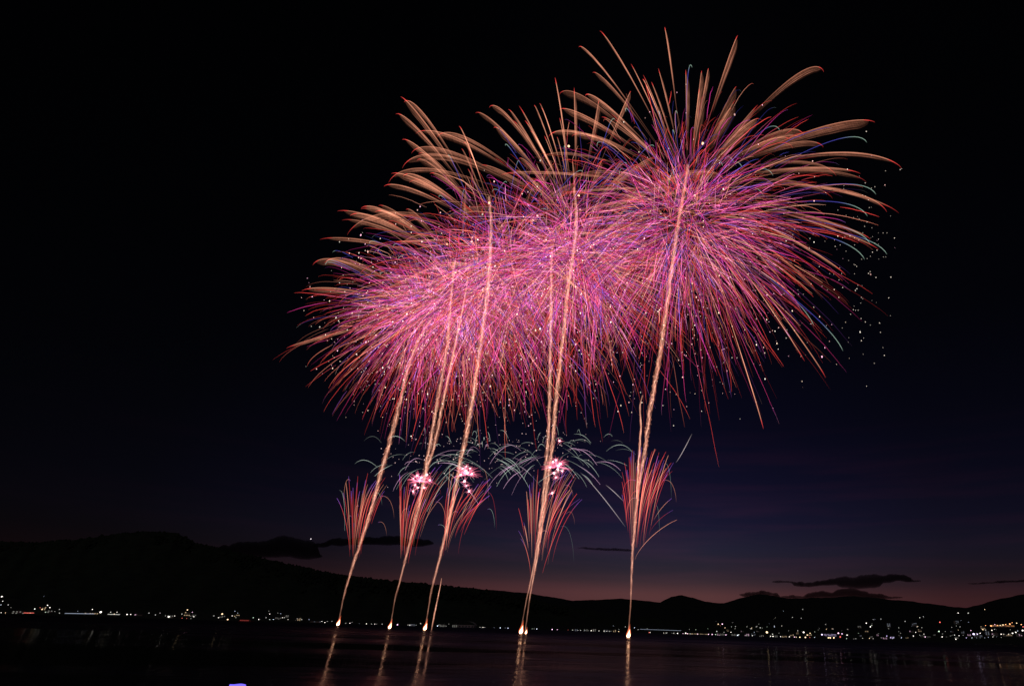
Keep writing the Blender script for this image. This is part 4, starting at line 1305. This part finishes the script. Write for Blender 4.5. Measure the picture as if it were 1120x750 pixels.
# ---- pale green willow sparks
WILLOWS = [
    ('pale green spark burst left of the leftmost comet fan', 775, (398, 500), [(404, 480, -1)], 2),
    ('pale green spark burst above the second comet fan', 710, (468, 508), None, 34),
    ('pale green spark burst right of the third rocket', 650, (528, 500), None, 46),
    ('pale green spark burst around the twin rocket trails', 590, (600, 500), None, 44),
    ('pale green spark burst between the two right comet fans', 570, (640, 508), None, 16),
]
for wi, (label, Y, cpx, spec, nn) in enumerate(WILLOWS):
    cc = at(*cpx, Y)
    root = empty('willow_sparks', cc, label, 'firework', 'pale green spark bursts')
    m_ = mpp(cc)
    if wi == 0:
        segs = [((388, 507), (399, 503), (412, 510)), ((398, 482), (408, 477), (417, 484)), ((371, 536), (376, 546), (377, 580))]
    else:
        segs = []
        for k in range(nn):
            an = rng.uniform(-2.3, 2.3)
            r1 = rng.uniform(8, 44)
            L1 = rng.uniform(10, 38)
            sn, cs = math.sin(an), math.cos(an)
            a0 = (cpx[0] + sn * r1, cpx[1] - cs * r1 * .8)
            a2_ = (a0[0] + sn * L1, a0[1] - cs * L1 * .5 + L1 * rng.uniform(.3, 1.0))
            a1 = ((a0[0] + a2_[0]) / 2 + sn * 1, (a0[1] + a2_[1]) / 2 - L1 * rng.uniform(.04, .2))
            segs.append((a0, a1, a2_))
    for (a0, a1, a2_) in segs:
        s = np.linspace(0, 1, 10)
        a0, a1, a2_ = map(np.array, (a0, a1, a2_))
        ctrl = 2 * a1 - .5 * (a0 + a2_)
        q = ((1 - s) ** 2)[:, None] * a0 + (2 * s * (1 - s))[:, None] * ctrl + (s ** 2)[:, None] * a2_
        dY = rng.uniform(-25, 25)
        Pp = np.array([at(x[0], x[1], Y + dY) for x in q])
        lv = rng.uniform(.2, .9)
        Cc = (np.array((.50, .60, .52)) if rng.random() < .8 else np.array((.8, .45, .7)))[None] * (np.interp(s, [0, .5, 1], [.25, 1, .6]) * lv * .75)[:, None]
        V, Fs, CC = tube_arrays(Pp[None], np.full((1, 10), m_ * rng.uniform(.13, .27)) * np.interp(s, [0, .3, 1], [.5, 1, .6])[None], Cc[None])
        link_mesh('spark_trail', V, Fs, M_STAR, root, colors=CC)
    if wi in (1, 2, 3):
        ns = 70
        Q = np.array([at(rng.normal(cpx[0], 26), rng.normal(cpx[1] - 12, 20), Y) for _ in range(ns)])
        V, Fs, CC = balls(Q, m_ * rng.uniform(.3, .6, ns), np.array((.9, .6, .6))[None] * rng.uniform(.1, .6, ns)[:, None])
        tag(link_mesh('loose_sparks', V, Fs, M_STAR, root, colors=CC), kind='stuff')

# ---- single hot shells still to burst, round and bright
for (u, v, Y, s_, label) in [(622, 160, 590, 1.6, 'round orange glowing shell above the fourth burst'), (768.5, 157, 540, 1.8, 'brightest round cream glowing shell in the largest burst'), (633, 214, 590, 1.5, 'round orange glowing shell beside the fourth trail top'),
                             (760, 214, 540, 1.6, 'round cream glowing shell below the heart of the largest burst'), (535, 222, 650, 1.5, 'round cream glowing shell at the top of the third trail'), (588, 236, 650, 1.4, 'round glowing shell left of the fourth burst centre'),
                             (498, 298, 700, 1.3, 'round yellowish glowing shell in the second burst'), (489, 267, 700, 1.2, 'round pinkish glowing shell in the second burst'), (595, 264, 650, 1.4, 'round pinkish white glowing shell right of the third trail'),
                             (325, 593, 12000, .0, '')]:
    if s_ <= 0: continue
    p = at(u, v, Y); m_ = mpp(p)
    V, Fs, CC = balls([p], [m_ * s_ * .8], [np.array((1.1, .62, .36))], ico=ICO2)
    o = link_mesh('glowing_shell', V, Fs, M_STAR, colors=CC, smooth=True)
    tag(o, label, 'firework shell', 'round glowing shells inside the bursts')

# a lone faint streak right of the last fan
for (u0, v0, u1, v1, lab) in [(739, 506, 757, 474, 'faint lone streak leaning right above the rightmost comet fan'), (634, 516, 684, 576, 'thin pale streak falling right from the fourth comet fan'), (662, 530, 682, 548, 'thin greenish streak left of the rightmost comet fan')]:
    s = np.linspace(0, 1, 12)
    Pp = np.array([at(u0 + (u1 - u0) * x, v0 + (v1 - v0) * x ** 1.15, 560) for x in s])
    Cc = np.array((.5, .42, .42))[None] * (np.sin(s * 3.1) * .5)[:, None]
    V, Fs, CC = tube_arrays(Pp[None], np.full((1, 12), .33), Cc[None])
    tag(link_mesh('spark_streak', V, Fs, M_STAR, colors=CC), lab, 'spark')

# a bright planet over the cloud bank at left
p = at(340, 589, 60000)
V, Fs, CC = balls([p], [mpp(p) * .5], [np.array((.8, .7, .75))], ico=ICO2)
tag(link_mesh('bright_star', V, Fs, M_STAR, colors=CC, smooth=True), 'single bright star in the sky above the left cloud bank', 'star')
